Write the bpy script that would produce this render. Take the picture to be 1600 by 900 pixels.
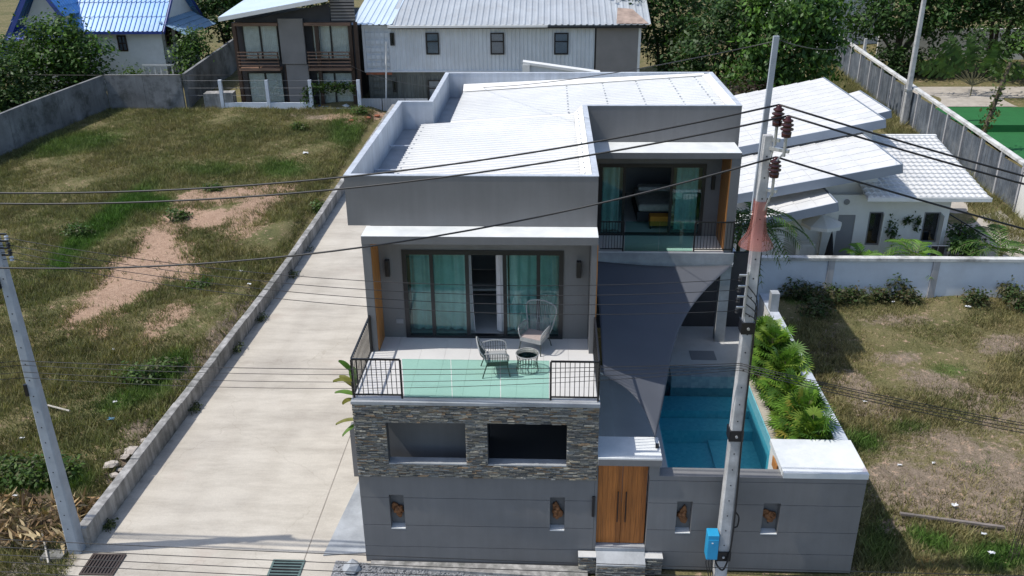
import bpy, math, random
import numpy as np
from mathutils import Matrix, Vector
for o in list(bpy.data.objects): bpy.data.objects.remove(o)
SC = bpy.context.scene
COL = SC.collection
# ------------------------------------------------------------------ camera
F, PIT, YAW, ROL = 1382.8, math.radians(24.063), math.radians(2.578), math.radians(-0.577)
CAM = np.array([0, 0, 15.075])
FW = np.array([-math.sin(YAW)*math.cos(PIT), math.cos(YAW)*math.cos(PIT), -math.sin(PIT)])
RT = np.array([math.cos(YAW), math.sin(YAW), 0.0])
UP = np.cross(RT, FW)
cr, sr = math.cos(ROL), math.sin(ROL)
R2, U2 = RT*cr+UP*sr, UP*cr-RT*sr
cd = bpy.data.cameras.new('camera')
cam = bpy.data.objects.new('camera', cd); COL.objects.link(cam)
cd.sensor_width = 36; cd.lens = F/1600*36; cd.clip_start = 0.3; cd.clip_end = 3000
cam.matrix_world = Matrix(((R2[0], U2[0], -FW[0], CAM[0]), (R2[1], U2[1], -FW[1], CAM[1]),
                           (R2[2], U2[2], -FW[2], CAM[2]), (0, 0, 0, 1)))
SC.camera = cam
SC.render.resolution_x, SC.render.resolution_y = 1024, 576
# ------------------------------------------------------------------ light
SUN = Vector((-0.60, -0.075, 1.0)).normalized()
W = bpy.data.worlds.new('World'); SC.world = W; W.use_nodes = True
nt = W.node_tree
sky = nt.nodes.new('ShaderNodeTexSky'); sky.sky_type = 'NISHITA'; sky.sun_disc = False
sky.sun_elevation = math.asin(SUN.z); sky.sun_rotation = math.atan2(SUN.x, SUN.y)
sky.air_density = 1.0; sky.dust_density = 1.2
bg = nt.nodes['Background']; bg.inputs[1].default_value = 0.15
nt.links.new(sky.outputs[0], bg.inputs[0])
sl = bpy.data.lights.new('sun', 'SUN'); sl.energy = 3.5; sl.angle = math.radians(0.53); sl.color = (1, 0.955, 0.88)
so = bpy.data.objects.new('sun', sl); COL.objects.link(so)
so.rotation_euler = SUN.to_track_quat('Z', 'Y').to_euler(); so.location = (-20, 0, 40)
SC.view_settings.view_transform = 'Standard'; SC.view_settings.look = 'None'
SC.view_settings.gamma = 1; SC.view_settings.exposure = 0.2; SC.view_settings.use_curve_mapping = False
SC.cycles.max_bounces = 10; SC.cycles.transparent_max_bounces = 16

# ------------------------------------------------------------------ helpers
def at(u, w, **k):
    "pixel -> point on the plane X=, Y= or Z="
    d = FW + R2*(u-800)/F - U2*(w-450)/F
    (ax, val), = k.items(); i = 'XYZ'.index(ax)
    return CAM + d*(val-CAM[i])/d[i]
def px(P):
    d = np.asarray(P, float)-CAM
    c = d@FW
    return 800+F*(d@R2)/c, 450-F*(d@U2)/c
def sm(a, b, x):
    t = np.clip((x-a)/(b-a), 0, 1); return t*t*(3-2*t)
def gz(X, Y):
    X = np.asarray(X, float); Y = np.asarray(Y, float)
    return 0.05*np.maximum(0, Y-34) + 0.3*sm(-11.75, -12.4, X)*sm(17.0, 17.9, Y)
def atg(u, w):
    z = 0.0
    for _ in range(25):
        p = at(u, w, Z=z); z = float(gz(p[0], p[1]))
    return np.array([p[0], p[1], z])

ORG = {}
def tag(o, label=None, cat=None, group=None, kind=None):
    if label: o['label'] = label
    if cat: o['category'] = cat
    if group: o['group'] = group
    if kind: o['kind'] = kind
    return o
def thing(name, label, cat, loc, group=None, rz=0):
    o = bpy.data.objects.new(name, None); COL.objects.link(o)
    o.location = tuple(float(c) for c in loc); o.rotation_euler = (0, 0, rz); o.empty_display_size = .3
    ORG[o.name] = np.array(loc, float)
    return tag(o, label, cat, group)
def local(name, label, cat, loc, rz=0, group=None):
    "thing whose parts are built in its own coordinates"
    o = thing(name, label, cat, loc, group, rz); ORG[o.name] = np.zeros(3); return o
class B:
    def __init__(s): s.v = []; s.f = []
    def add(s, vs, fs):
        n = len(s.v); s.v += [tuple(map(float, p)) for p in vs]; s.f += [tuple(i+n for i in f) for f in fs]; return s
    def box(s, x0, x1, y0, y1, z0, z1):
        if x0 > x1: x0, x1 = x1, x0
        if y0 > y1: y0, y1 = y1, y0
        if z0 > z1: z0, z1 = z1, z0
        return s.add([(x0,y0,z0),(x1,y0,z0),(x1,y1,z0),(x0,y1,z0),(x0,y0,z1),(x1,y0,z1),(x1,y1,z1),(x0,y1,z1)],
                     [(0,3,2,1),(4,5,6,7),(0,1,5,4),(1,2,6,5),(2,3,7,6),(3,0,4,7)])
    def obox(s, c, a, b, d):
        "box from centre and three half vectors"
        c, a, b, d = map(lambda q: np.array(q, float), (c, a, b, d))
        if np.dot(np.cross(a, b), d) < 0: a = -a
        V = [c-a-b-d, c+a-b-d, c+a+b-d, c-a+b-d, c-a-b+d, c+a-b+d, c+a+b+d, c-a+b+d]
        return s.add(V, [(0,3,2,1),(4,5,6,7),(0,1,5,4),(1,2,6,5),(2,3,7,6),(3,0,4,7)])
    def poly(s, pts): return s.add(pts, [tuple(range(len(pts)))])
    def prism(s, pts, vec):
        pts = [np.array(p, float) for p in pts]; vec = np.array(vec, float)
        nrm = sum((np.cross(pts[i], pts[(i+1) % len(pts)]) for i in range(len(pts))), np.zeros(3))
        if np.dot(nrm, vec) < 0: pts = pts[::-1]
        n = len(pts)
        fs = [tuple(range(n))[::-1], tuple(range(n, 2*n))] + [(i, (i+1) % n, n+(i+1) % n, n+i) for i in range(n)]
        return s.add(pts+[p+vec for p in pts], fs)
    def tube(s, pts, r, n=6, r2=None, cap=True):
        pts = [np.array(p, float) for p in pts]; m = len(pts); base = len(s.v)
        for i, p in enumerate(pts):
            t = pts[min(i+1, m-1)]-pts[max(i-1, 0)]; t = t/(np.linalg.norm(t)+1e-9)
            a = np.cross(t, (0, 0, 1.0))
            if np.linalg.norm(a) < .05: a = np.cross(t, (0, 1.0, 0))
            a /= np.linalg.norm(a); b = np.cross(a, t)
            rr = r if r2 is None else r+(r2-r)*i/(m-1)
            for k in range(n):
                an = 2*math.pi*k/n
                s.v.append(tuple(p+rr*(a*math.cos(an)+b*math.sin(an))))
        for i in range(m-1):
            for k in range(n):
                q = base+i*n; k2 = (k+1) % n
                s.f.append((q+k, q+n+k, q+n+k2, q+k2))
        if cap:
            s.f.append(tuple(base+k for k in range(n))); s.f.append(tuple(base+(m-1)*n+k for k in range(n))[::-1])
        return s
    def lathe(s, prof, c, n=14, axis=None):
        base = len(s.v); c = np.array(c, float)
        A = np.array(axis if axis is not None else (0, 0, 1.0), float); A /= np.linalg.norm(A)
        a = np.cross(A, (0, 1, 0)); a = a/np.linalg.norm(a) if np.linalg.norm(a) > .05 else np.array([1., 0, 0])
        b = np.cross(A, a)
        for r, z in prof:
            for k in range(n):
                t = 2*math.pi*k/n; s.v.append(tuple(c+A*z+r*(a*math.cos(t)+b*math.sin(t))))
        for i in range(len(prof)-1):
            for k in range(n):
                q = base+i*n; k2 = (k+1) % n
                s.f.append((q+k, q+k2, q+n+k2, q+n+k))
        s.f.append(tuple(base+k for k in range(n))[::-1]); s.f.append(tuple(base+(len(prof)-1)*n+k for k in range(n)))
        return s
    def mesh(s, name, mat, smooth=False):
        m = bpy.data.meshes.new(name); m.from_pydata(s.v, [], s.f); m.materials.append(mat)
        if smooth: m.polygons.foreach_set('use_smooth', [True]*len(m.polygons))
        return m
    def build(s, name, mat, parent=None, smooth=False, label=None, cat=None, group=None, kind=None, bevel=0):
        V = np.array(s.v)
        if parent is None:
            lo, hi = V.min(0), V.max(0); org = np.array([(lo[0]+hi[0])/2, (lo[1]+hi[1])/2, lo[2]])
        else: org = ORG[parent.name]
        s2 = B(); s2.v = [tuple(p) for p in V-org]; s2.f = s.f
        o = bpy.data.objects.new(name, s2.mesh(name, mat, smooth)); COL.objects.link(o)
        if parent is None: o.location = tuple(org)
        else: o.parent = parent
        ORG[o.name] = org
        if bevel:
            md = o.modifiers.new('bevel', 'BEVEL'); md.width = bevel; md.segments = 2; md.limit_method = 'ANGLE'
        return tag(o, label, cat, group, kind)
def piece(name, mesh, parent, loc, rot=None):
    o = bpy.data.objects.new(name, mesh); COL.objects.link(o); o.parent = parent
    p = np.array(loc, float)-ORG[parent.name]
    if rot is None: o.location = tuple(p)
    else:
        m = Matrix.Identity(4)
        for c in range(3):
            for r in range(3): m[r][c] = float(rot[c][r])
        m.translation = Vector([float(t) for t in p]); o.matrix_local = m
    ORG[o.name] = np.array(loc, float)
    return o
def BX(*a): return B().box(*a)

# ------------------------------------------------------------------ materials
def newmat(name):
    m = bpy.data.materials.new(name); m.use_nodes = True
    return m, m.node_tree.nodes, m.node_tree.links, m.node_tree.nodes['Principled BSDF']
def noise(N, L, co, scale, detail=5, rough=.6, sx=None):
    n = N.new('ShaderNodeTexNoise'); n.inputs['Scale'].default_value = scale
    n.inputs['Detail'].default_value = detail; n.inputs['Roughness'].default_value = rough
    if sx:
        mp = N.new('ShaderNodeMapping'); mp.inputs['Scale'].default_value = sx
        L.new(co, mp.inputs[0]); co = mp.outputs[0]
    L.new(co, n.inputs['Vector']); return n.outputs[0]
def ramp(N, L, fac, stops):
    r = N.new('ShaderNodeValToRGB'); e = r.color_ramp.elements
    while len(e) < len(stops): e.new(.5)
    for k, (p, c) in enumerate(stops): e[k].position = p; e[k].color = (*c, 1) if len(c) == 3 else c
    L.new(fac, r.inputs[0]); return r.outputs[0]
def mix(N, L, fac, a, b, mode='MIX'):
    x = N.new('ShaderNodeMix'); x.data_type = 'RGBA'; x.blend_type = mode
    for sck, val in ((x.inputs[0], fac), (x.inputs[6], a), (x.inputs[7], b)):
        if hasattr(val, 'is_linked'): L.new(val, sck)
        else: sck.default_value = val if not isinstance(val, tuple) else (*val, 1)[:4]
    return x.outputs[2]
def sc(c, k): return tuple(min(1, v*k) for v in c)
def mk(name, c, var=.15, scale=2.0, rough=.7, bump=.0, bscale=40, metal=0, streak=0, stain=None, stain_amt=.5, spec=.5):
    m, N, L, P = newmat(name)
    co = N.new('ShaderNodeNewGeometry').outputs['Position']
    col = ramp(N, L, noise(N, L, co, scale), [(.3, sc(c, 1-var)), (.7, sc(c, 1+var))])
    fine = noise(N, L, co, bscale, 3)
    col = mix(N, L, 1.0, col, ramp(N, L, fine, [(.25, (1-var*.5,)*3), (.75, (1,)*3)]), 'MULTIPLY')
    if streak:
        st = ramp(N, L, noise(N, L, co, 3.0, 4, .6, (1.6, 1.6, .12)), [(.42, (1-streak,)*3), (.62, (1,)*3)])
        col = mix(N, L, 1.0, col, st, 'MULTIPLY')
    if stain:
        f = ramp(N, L, noise(N, L, co, .9, 7, .7), [(.48, (0,)*3), (.66, (stain_amt,)*3)])
        col = mix(N, L, f, col, stain)
    L.new(col, P.inputs['Base Color'])
    P.inputs['Roughness'].default_value = rough; P.inputs['Metallic'].default_value = metal
    P.inputs['Specular IOR Level'].default_value = spec
    if bump:
        b = N.new('ShaderNodeBump'); b.inputs['Strength'].default_value = bump; b.inputs['Distance'].default_value = .02
        L.new(fine, b.inputs['Height']); L.new(b.outputs[0], P.inputs['Normal'])
    return m
def mk_attr(name, rough=.6, trans=.3):
    "colour from the mesh's col attribute (foliage)"
    m, N, L, P = newmat(name)
    a = N.new('ShaderNodeAttribute'); a.attribute_name = 'col'
    L.new(a.outputs[0], P.inputs['Base Color']); P.inputs['Roughness'].default_value = rough
    P.inputs['Specular IOR Level'].default_value = .3
    if trans:
        t = N.new('ShaderNodeBsdfTranslucent'); L.new(mix(N, L, 1.0, a.outputs[0], (1.0, 1.1, .5), 'MULTIPLY'), t.inputs[0])
        x = N.new('ShaderNodeMixShader'); x.inputs[0].default_value = trans
        L.new(P.outputs[0], x.inputs[1]); L.new(t.outputs[0], x.inputs[2])
        L.new(x.outputs[0], N['Material Output'].inputs[0])
    return m
def mk_glass(name, tint, refl=1.0, ior=1.5):
    m, N, L, P = newmat(name); N.remove(P)
    t = N.new('ShaderNodeBsdfTransparent'); t.inputs[0].default_value = (*tint, 1)
    g = N.new('ShaderNodeBsdfGlossy'); g.inputs[1].default_value = .01; g.inputs[0].default_value = (refl, refl, refl, 1)
    fr = N.new('ShaderNodeFresnel'); fr.inputs[0].default_value = ior
    x = N.new('ShaderNodeMixShader'); L.new(fr.outputs[0], x.inputs[0]); L.new(t.outputs[0], x.inputs[1]); L.new(g.outputs[0], x.inputs[2])
    L.new(x.outputs[0], N['Material Output'].inputs[0]); return m
def mk_wood(name, c, sx=(14, 14, 1.2), var=.45):
    m, N, L, P = newmat(name)
    co = N.new('ShaderNodeNewGeometry').outputs['Position']
    col = ramp(N, L, noise(N, L, co, 1.5, 6, .6, sx), [(.25, sc(c, 1-var)), (.5, c), (.78, sc(c, 1+var))])
    oi = N.new('ShaderNodeObjectInfo')
    col = mix(N, L, 1.0, col, ramp(N, L, oi.outputs['Random'], [(0, (.72, .7, .68)), (1, (1.1, 1.1, 1.1))]), 'MULTIPLY')
    L.new(col, P.inputs['Base Color']); P.inputs['Roughness'].default_value = .5; return m
M = {}
M['grey'] = mk('grey_paint', (.180, .179, .180), .12, .5, .75, .08, 60, streak=.06, stain=(.20, .205, .21), stain_amt=.25)
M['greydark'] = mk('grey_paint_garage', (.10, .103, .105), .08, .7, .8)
M['cement'] = mk('polished_cement', (.36, .38, .40), .22, 1.6, .6, .05, 20, stain=(.2, .22, .24), stain_amt=.5)
M['parapet'] = mk('parapet_render', (.50, .54, .60), .10, 1.1, .75, .05, 30, streak=.15, stain=(.36, .39, .43), stain_amt=.5)
M['white'] = mk('white_paint', (.74, .74, .72), .05, 1.2, .65, stain=(.55, .54, .50), stain_amt=.35)
M['whitecap'] = mk('white_cap_cement', (.68, .70, .70), .10, 1.4, .75, .06, 30, stain=(.46, .5, .52), stain_amt=.55)
M['sheet'] = mk('white_roof_sheet', (.86, .85, .82), .05, .4, .35, stain=(.76, .75, .73), stain_amt=.5)
M['gutter'] = mk('grey_roof_gutter', (.30, .32, .35), .15, 2, .5)
M['black'] = mk('black_metal', (.012, .012, .014), .2, 5, .4)
M['blackplastic'] = mk('black_cable_sheath', (.012, .012, .013), .1, 3, .5)
M['alu'] = mk('black_aluminium', (.013, .014, .017), .1, 3, .35)
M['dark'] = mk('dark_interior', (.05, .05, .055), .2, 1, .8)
M['roomwall'] = mk('room_wall', (.35, .35, .36), .05, 1, .8)
M['tile'] = mk('pale_floor_tile', (.62, .61, .60), .05, .8, .4, stain=(.5, .5, .5), stain_amt=.3)
M['terrace'] = mk('terrace_stone', (.56, .56, .55), .10, 1.5, .6, .05, 20)
M['curtain'] = mk('curtain_cloth', (.74, .76, .76), .1, 4, .9)
M['curtainwhite'] = mk('white_curtain_cloth', (.62, .6, .62), .06, 4, .9)
M['glassgreen'] = mk_glass('green_glass', (.69, .905, .85), .9, 1.35)
M['glassdoor'] = mk_glass('teal_tinted_glass', (.66, .84, .83), 1.0, 1.5)
M['glassdark'] = mk_glass('window_glass', (.72, .76, .8), 1.0, 1.5)
M['glassclear'] = mk_glass('clear_glass', (.95, .97, .96), 1.0, 1.5)
M['orangewood'] = mk_wood('golden_wood', (.50, .22, .06), (10, 10, 1.0), .35)
M['teak'] = mk_wood('teak_planks', (.43, .15, .03), (22, 22, .9), .5)
M['rust'] = mk('rusty_ornament', (.24, .10, .035), .5, 14, .7, .3, 40)
M['concrete'] = mk('pole_concrete', (.52, .52, .52), .22, 3, .85, .25, 40, streak=.18, stain=(.22, .22, .22), stain_amt=.45)
M['polebluish'] = mk('pole_concrete_blue', (.34, .38, .43), .12, 3, .85, .2, 40)
M['oldwall'] = mk('weathered_block_wall', (.22, .225, .23), .35, .5, .9, .2, 15, streak=.12, stain=(.045, .05, .045), stain_amt=.8)
M['kerb'] = mk('kerb_concrete', (.40, .39, .375), .25, 1.2, .9, .3, 20, streak=.4, stain=(.07, .075, .065), stain_amt=.75)
M['bluewhite'] = mk('pale_blue_wall', (.64, .69, .76), .06, 1, .8, stain=(.54, .57, .62), stain_amt=.5)
M['pilaster'] = mk('wall_pilaster', (.45, .45, .47), .12, 1.5, .85, streak=.2)
M['walltop'] = mk('wall_cap', (.62, .62, .6), .15, 2, .85, stain=(.12, .12, .11), stain_amt=.8)
M['steel'] = mk('galvanised_steel', (.5, .52, .54), .12, 6, .4, metal=.6)
M['porcelain'] = mk('brown_porcelain', (.05, .012, .012), .15, 6, .15)
def mk_plastic():
    m, N, L, P = newmat('clear_red_plastic'); P.inputs['Base Color'].default_value = (.46, .17, .14, 1); P.inputs['Roughness'].default_value = .4
    t = N.new('ShaderNodeBsdfTransparent'); t.inputs[0].default_value = (1, .74, .70, 1)
    x = N.new('ShaderNodeMixShader'); x.inputs[0].default_value = .32; L.new(t.outputs[0], x.inputs[1]); L.new(P.outputs[0], x.inputs[2])
    L.new(x.outputs[0], N['Material Output'].inputs[0]); return m
M['redplastic'] = mk_plastic()
M['meterblue'] = mk('blue_box_paint', (.02, .30, .55), .08, 3, .45)
M['sail'] = mk('charcoal_sail_cloth', (.085, .092, .11), .06, 1, .85)
M['rattan'] = mk('grey_rattan', (.32, .33, .33), .15, 20, .6)
M['darkrattan'] = mk('dark_green_rattan', (.05, .065, .06), .2, 20, .6)
M['seatpink'] = mk('brown_woven_seat', (.38, .31, .29), .15, 30, .8)
M['bluesheet'] = mk('blue_roof_sheet', (.14, .36, .72), .2, .6, .4, stain=(.26, .45, .75), stain_amt=.5)
M['bluedark'] = mk('blue_fascia', (.03, .06, .28), .1, 2, .5)
M['bluegrey'] = mk('blue_grey_awning', (.22, .34, .46), .1, 2, .5)
M['greysheet'] = mk('grey_roof_sheet', (.40, .43, .46), .10, .5, .45, stain=(.30, .30, .30), stain_amt=.4)
M['lightsheet'] = mk('pale_blue_roof_sheet', (.56, .66, .76), .06, .5, .4)
M['container'] = mk('white_container_paint', (.62, .66, .70), .06, .8, .6, streak=.08, stain=(.52, .53, .54), stain_amt=.4)
M['containergreen'] = mk('olive_container_paint', (.145, .155, .14), .15, .8, .65, streak=.3)
M['brownwood'] = mk_wood('dark_brown_timber', (.055, .03, .02), (8, 8, 1))
M['railwood'] = mk_wood('rail_timber', (.22, .13, .09), (1, 8, 8))
M['panelgrey'] = mk('grey_board', (.24, .225, .215), .08, 1, .85)
M['rustred'] = mk('rust_red', (.30, .10, .05), .4, 3, .8)
M['ruststain'] = mk('rust_stain', (.36, .27, .22), .35, 1.5, .7)
M['tileroof'] = mk('white_roof_tile', (.64, .64, .63), .07, 1.2, .5, stain=(.50, .51, .52), stain_amt=.5)
M['fascia'] = mk('blue_grey_fascia', (.22, .26, .32), .06, 1, .6)
M['doorgrey'] = mk('grey_door', (.24, .245, .26), .05, 1, .6)
M['corr'] = mk('grey_fence_sheet', (.14, .165, .20), .2, .9, .6, streak=.4, stain=(.24, .25, .26), stain_amt=.5)
M['bark'] = mk('tree_bark', (.11, .085, .06), .3, 6, .95, .5, 25)
M['palmstem'] = mk('palm_stem', (.16, .15, .08), .3, 8, .9)
M['soil'] = mk('planter_soil', (.12, .085, .06), .3, 5, .95, .4, 20)
M['coping'] = mk('beige_coping', (.44, .41, .36), .10, 3, .8, .1, 30)
M['umbrella'] = mk('cream_umbrella_cloth', (.62, .61, .57), .05, 2, .9)
M['brick'] = mk('brown_brick_tile', (.28, .14, .09), .25, 4, .9)
M['turfgreen'] = mk('green_court_turf', (.012, .12, .028), .12, 1, .9, .2, 60)
M['paving'] = mk('pale_paving', (.42, .38, .33), .15, 1.5, .9, .1, 20, stain=(.25, .22, .18), stain_amt=.5)
M['trash'] = mk('white_litter', (.7, .71, .72), .15, 4, .7)
M['trashblue'] = mk('blue_litter', (.08, .22, .36), .2, 4, .6)
M['rubble'] = mk('rubble', (.45, .40, .35), .25, 4, .9, .3, 30)
M['timber'] = mk_wood('grey_timber', (.20, .17, .15), (1, 6, 6))
M['dryleaf'] = mk_attr('dry_leaves', .85, .15)
M['leaf'] = mk_attr('leaf', .5, .35)
M['grass'] = mk_attr('grass_blade', .7, .25)
M['grate'] = mk('dark_grate_steel', (.05, .035, .03), .2, 5, .6)
M['grategreen'] = mk('green_grate_steel', (.10, .15, .14), .15, 5, .5)
M['orange'] = mk('orange_upholstery', (.55, .24, .03), .08, 3, .9)
M['bedding'] = mk('striped_bedding', (.42, .42, .38), .2, 7, .9)
M['bluecloth'] = mk('blue_cloth', (.04, .09, .26), .2, 3, .9)
M['blackcloth'] = mk('black_cloth', (.012, .012, .016), .2, 3, .9)

# stone cladding: one colour per strip from an attribute
def stone_mat():
    m, N, L, P = newmat('ledge_stone')
    a = N.new('ShaderNodeAttribute'); a.attribute_name = 'col'
    co = N.new('ShaderNodeNewGeometry').outputs['Position']
    f = noise(N, L, co, 30, 4)
    L.new(mix(N, L, 1.0, a.outputs[0], ramp(N, L, f, [(.25, (.6,)*3), (.75, (1.25,)*3)]), 'MULTIPLY'), P.inputs['Base Color'])
    P.inputs['Roughness'].default_value = .75
    b = N.new('ShaderNodeBump'); b.inputs['Strength'].default_value = .5; b.inputs['Distance'].default_value = .03
    L.new(f, b.inputs['Height']); L.new(b.outputs[0], P.inputs['Normal'])
    return m
M['stone'] = stone_mat()
def drive_mat():
    m, N, L, P = newmat('driveway_concrete')
    co = N.new('ShaderNodeNewGeometry').outputs['Position']
    c = ramp(N, L, noise(N, L, co, .35, 6, .6), [(.28, (.42, .385, .335)), (.5, (.51, .47, .405)), (.74, (.57, .53, .46))])
    c = mix(N, L, 1.0, c, ramp(N, L, noise(N, L, co, 1.1, 7, .7, (.35, 1.6, 1)), [(.32, (.78, .77, .76)), (.58, (1, 1, 1))]), 'MULTIPLY')
    f = noise(N, L, co, 28, 5)
    c = mix(N, L, 1.0, c, ramp(N, L, f, [(.3, (.9,)*3), (.7, (1.03,)*3)]), 'MULTIPLY')
    c = mix(N, L, ramp(N, L, noise(N, L, co, .5, 5, .65), [(.6, (0,)*3), (.75, (.35,)*3)]), c, (.40, .31, .26))
    sx = N.new('ShaderNodeSeparateXYZ'); L.new(co, sx.inputs[0])
    def ma(op, a, b_):
        q = N.new('ShaderNodeMath'); q.operation = op
        for k, t in enumerate((a, b_)):
            if hasattr(t, 'is_linked'): L.new(t, q.inputs[k])
            else: q.inputs[k].default_value = t
        return q.outputs[0]
    dk = ma('ADD', ma('SUBTRACT', sx.outputs[0], ma('MULTIPLY', sx.outputs[1], .02355)), 11.96)   # metres from the kerb
    dirt = ma('ADD', ma('MULTIPLY', dk, 1.1), ma('MULTIPLY', noise(N, L, co, 2.2, 6, .7), 1.7))
    c = mix(N, L, 1.0, c, ramp(N, L, dirt, [(.45, (.42, .40, .36)), (.95, (1, 1, 1))]), 'MULTIPLY')
    for xx, wd in ((-9.6, .35), (-7.9, .35)):   # faint tyre tracks
        tr = ma('ADD', ma('ABSOLUTE', ma('SUBTRACT', sx.outputs[0], xx), 0), ma('MULTIPLY', noise(N, L, co, .9, 5), .5))
        c = mix(N, L, 1.0, c, ramp(N, L, tr, [(.3, (.95, .945, .94)), (.62, (1, 1, 1))]), 'MULTIPLY')
    cr_ = N.new('ShaderNodeTexVoronoi'); cr_.feature = 'DISTANCE_TO_EDGE'; cr_.inputs['Scale'].default_value = .22
    wv = N.new('ShaderNodeVectorMath'); wv.operation = 'ADD'
    nn = N.new('ShaderNodeTexNoise'); nn.inputs['Scale'].default_value = 1.3; nn.inputs['Detail'].default_value = 4; L.new(co, nn.inputs['Vector'])
    L.new(co, wv.inputs[0]); L.new(nn.outputs['Color'], wv.inputs[1]); L.new(wv.outputs[0], cr_.inputs['Vector'])
    c = mix(N, L, 1.0, c, ramp(N, L, cr_.outputs['Distance'], [(.0, (.86, .85, .83)), (.004, (1, 1, 1))]), 'MULTIPLY')
    L.new(c, P.inputs['Base Color']); P.inputs['Roughness'].default_value = .85
    b = N.new('ShaderNodeBump'); b.inputs['Strength'].default_value = .15; b.inputs['Distance'].default_value = .02
    L.new(f, b.inputs['Height']); L.new(b.outputs[0], P.inputs['Normal'])
    return m
M['drive'] = drive_mat()
def ground_mat():
    m, N, L, P = newmat('field_ground')
    co = N.new('ShaderNodeNewGeometry').outputs['Position']
    a = N.new('ShaderNodeAttribute'); a.attribute_name = 'mask'
    sp = N.new('ShaderNodeSeparateColor'); L.new(a.outputs[0], sp.inputs[0])
    n1 = noise(N, L, co, .5, 8, .65); n2 = noise(N, L, co, 4.5, 6, .7); n3 = noise(N, L, co, 22, 4, .7)
    g = ramp(N, L, n1, [(.28, (.085, .09, .036)), (.42, (.125, .122, .05)), (.55, (.18, .155, .075)), (.64, (.13, .128, .052)), (.75, (.21, .165, .10))])
    lush = ramp(N, L, n2, [(.3, (.04, .08, .015)), (.7, (.075, .15, .025))])
    dirt = ramp(N, L, n2, [(.3, (.30, .195, .132)), (.7, (.44, .305, .22))])
    grey = ramp(N, L, n2, [(.3, (.17, .13, .095)), (.7, (.28, .225, .17))])
    def thr(s, amt, lo, hi):
        ad = N.new('ShaderNodeMath'); ad.operation = 'MULTIPLY_ADD'; ad.inputs[1].default_value = amt; L.new(n2, ad.inputs[0]); L.new(s, ad.inputs[2])
        return ramp(N, L, ad.outputs[0], [(lo, (0,)*3), (hi, (1,)*3)])
    c = mix(N, L, thr(sp.outputs[1], .8, .62, 1.0), g, lush)
    c = mix(N, L, thr(sp.outputs[2], 1.2, .75, 1.15), c, grey)
    c = mix(N, L, thr(sp.outputs[0], 1.5, .85, 1.35), c, dirt)
    c = mix(N, L, 1.0, c, ramp(N, L, n3, [(.32, (.5,)*3), (.68, (1.3,)*3)]), 'MULTIPLY')
    L.new(c, P.inputs['Base Color']); P.inputs['Roughness'].default_value = .95; P.inputs['Specular IOR Level'].default_value = .2
    b = N.new('ShaderNodeBump'); b.inputs['Strength'].default_value = .5; b.inputs['Distance'].default_value = .06
    L.new(n2, b.inputs['Height']); L.new(b.outputs[0], P.inputs['Normal'])
    return m
M['ground'] = ground_mat()
def gravel_mat():
    m, N, L, P = newmat('road_gravel')
    co = N.new('ShaderNodeNewGeometry').outputs['Position']
    v = N.new('ShaderNodeTexVoronoi'); v.inputs['Scale'].default_value = 22; L.new(co, v.inputs[0])
    L.new(ramp(N, L, v.outputs['Color'], [(0, (.10, .105, .11)), (1, (.33, .34, .36))]), P.inputs['Base Color'])
    b = N.new('ShaderNodeBump'); b.inputs['Strength'].default_value = 1; b.inputs['Distance'].default_value = .03
    L.new(v.outputs['Distance'], b.inputs['Height']); L.new(b.outputs[0], P.inputs['Normal']); P.inputs['Roughness'].default_value = .9
    return m
M['gravel'] = gravel_mat()
def pooltile_mat(name, c1, c2, scale):
    m, N, L, P = newmat(name)
    co = N.new('ShaderNodeNewGeometry').outputs['Position']
    v = N.new('ShaderNodeTexVoronoi'); v.inputs['Scale'].default_value = scale; v.distance = 'CHEBYCHEV'; v.inputs['Randomness'].default_value = .25
    L.new(co, v.inputs[0])
    L.new(ramp(N, L, v.outputs['Color'], [(0, c1), (1, c2)]), P.inputs['Base Color']); P.inputs['Roughness'].default_value = .35
    return m
M['pooltile'] = pooltile_mat('pool_mosaic', (.15, .47, .58), (.24, .60, .68), 12)
M['poolface'] = pooltile_mat('pool_ledge_tile', (.20, .26, .30), (.34, .40, .43), 9)
def water_mat():
    m, N, L, P = newmat('pool_water'); N.remove(P)
    co = N.new('ShaderNodeNewGeometry').outputs['Position']
    t = N.new('ShaderNodeBsdfTransparent'); t.inputs[0].default_value = (.60, .86, .90, 1)
    g = N.new('ShaderNodeBsdfGlossy'); g.inputs[1].default_value = .03
    b = N.new('ShaderNodeBump'); b.inputs['Strength'].default_value = .3; b.inputs['Distance'].default_value = .05
    L.new(noise(N, L, co, 7, 3), b.inputs['Height']); L.new(b.outputs[0], g.inputs['Normal'])
    fr = N.new('ShaderNodeFresnel'); fr.inputs[0].default_value = 1.33; L.new(b.outputs[0], fr.inputs['Normal'])
    x = N.new('ShaderNodeMixShader'); L.new(fr.outputs[0], x.inputs[0]); L.new(t.outputs[0], x.inputs[1]); L.new(g.outputs[0], x.inputs[2])
    L.new(x.outputs[0], N['Material Output'].inputs[0]); return m
M['water'] = water_mat()

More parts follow.
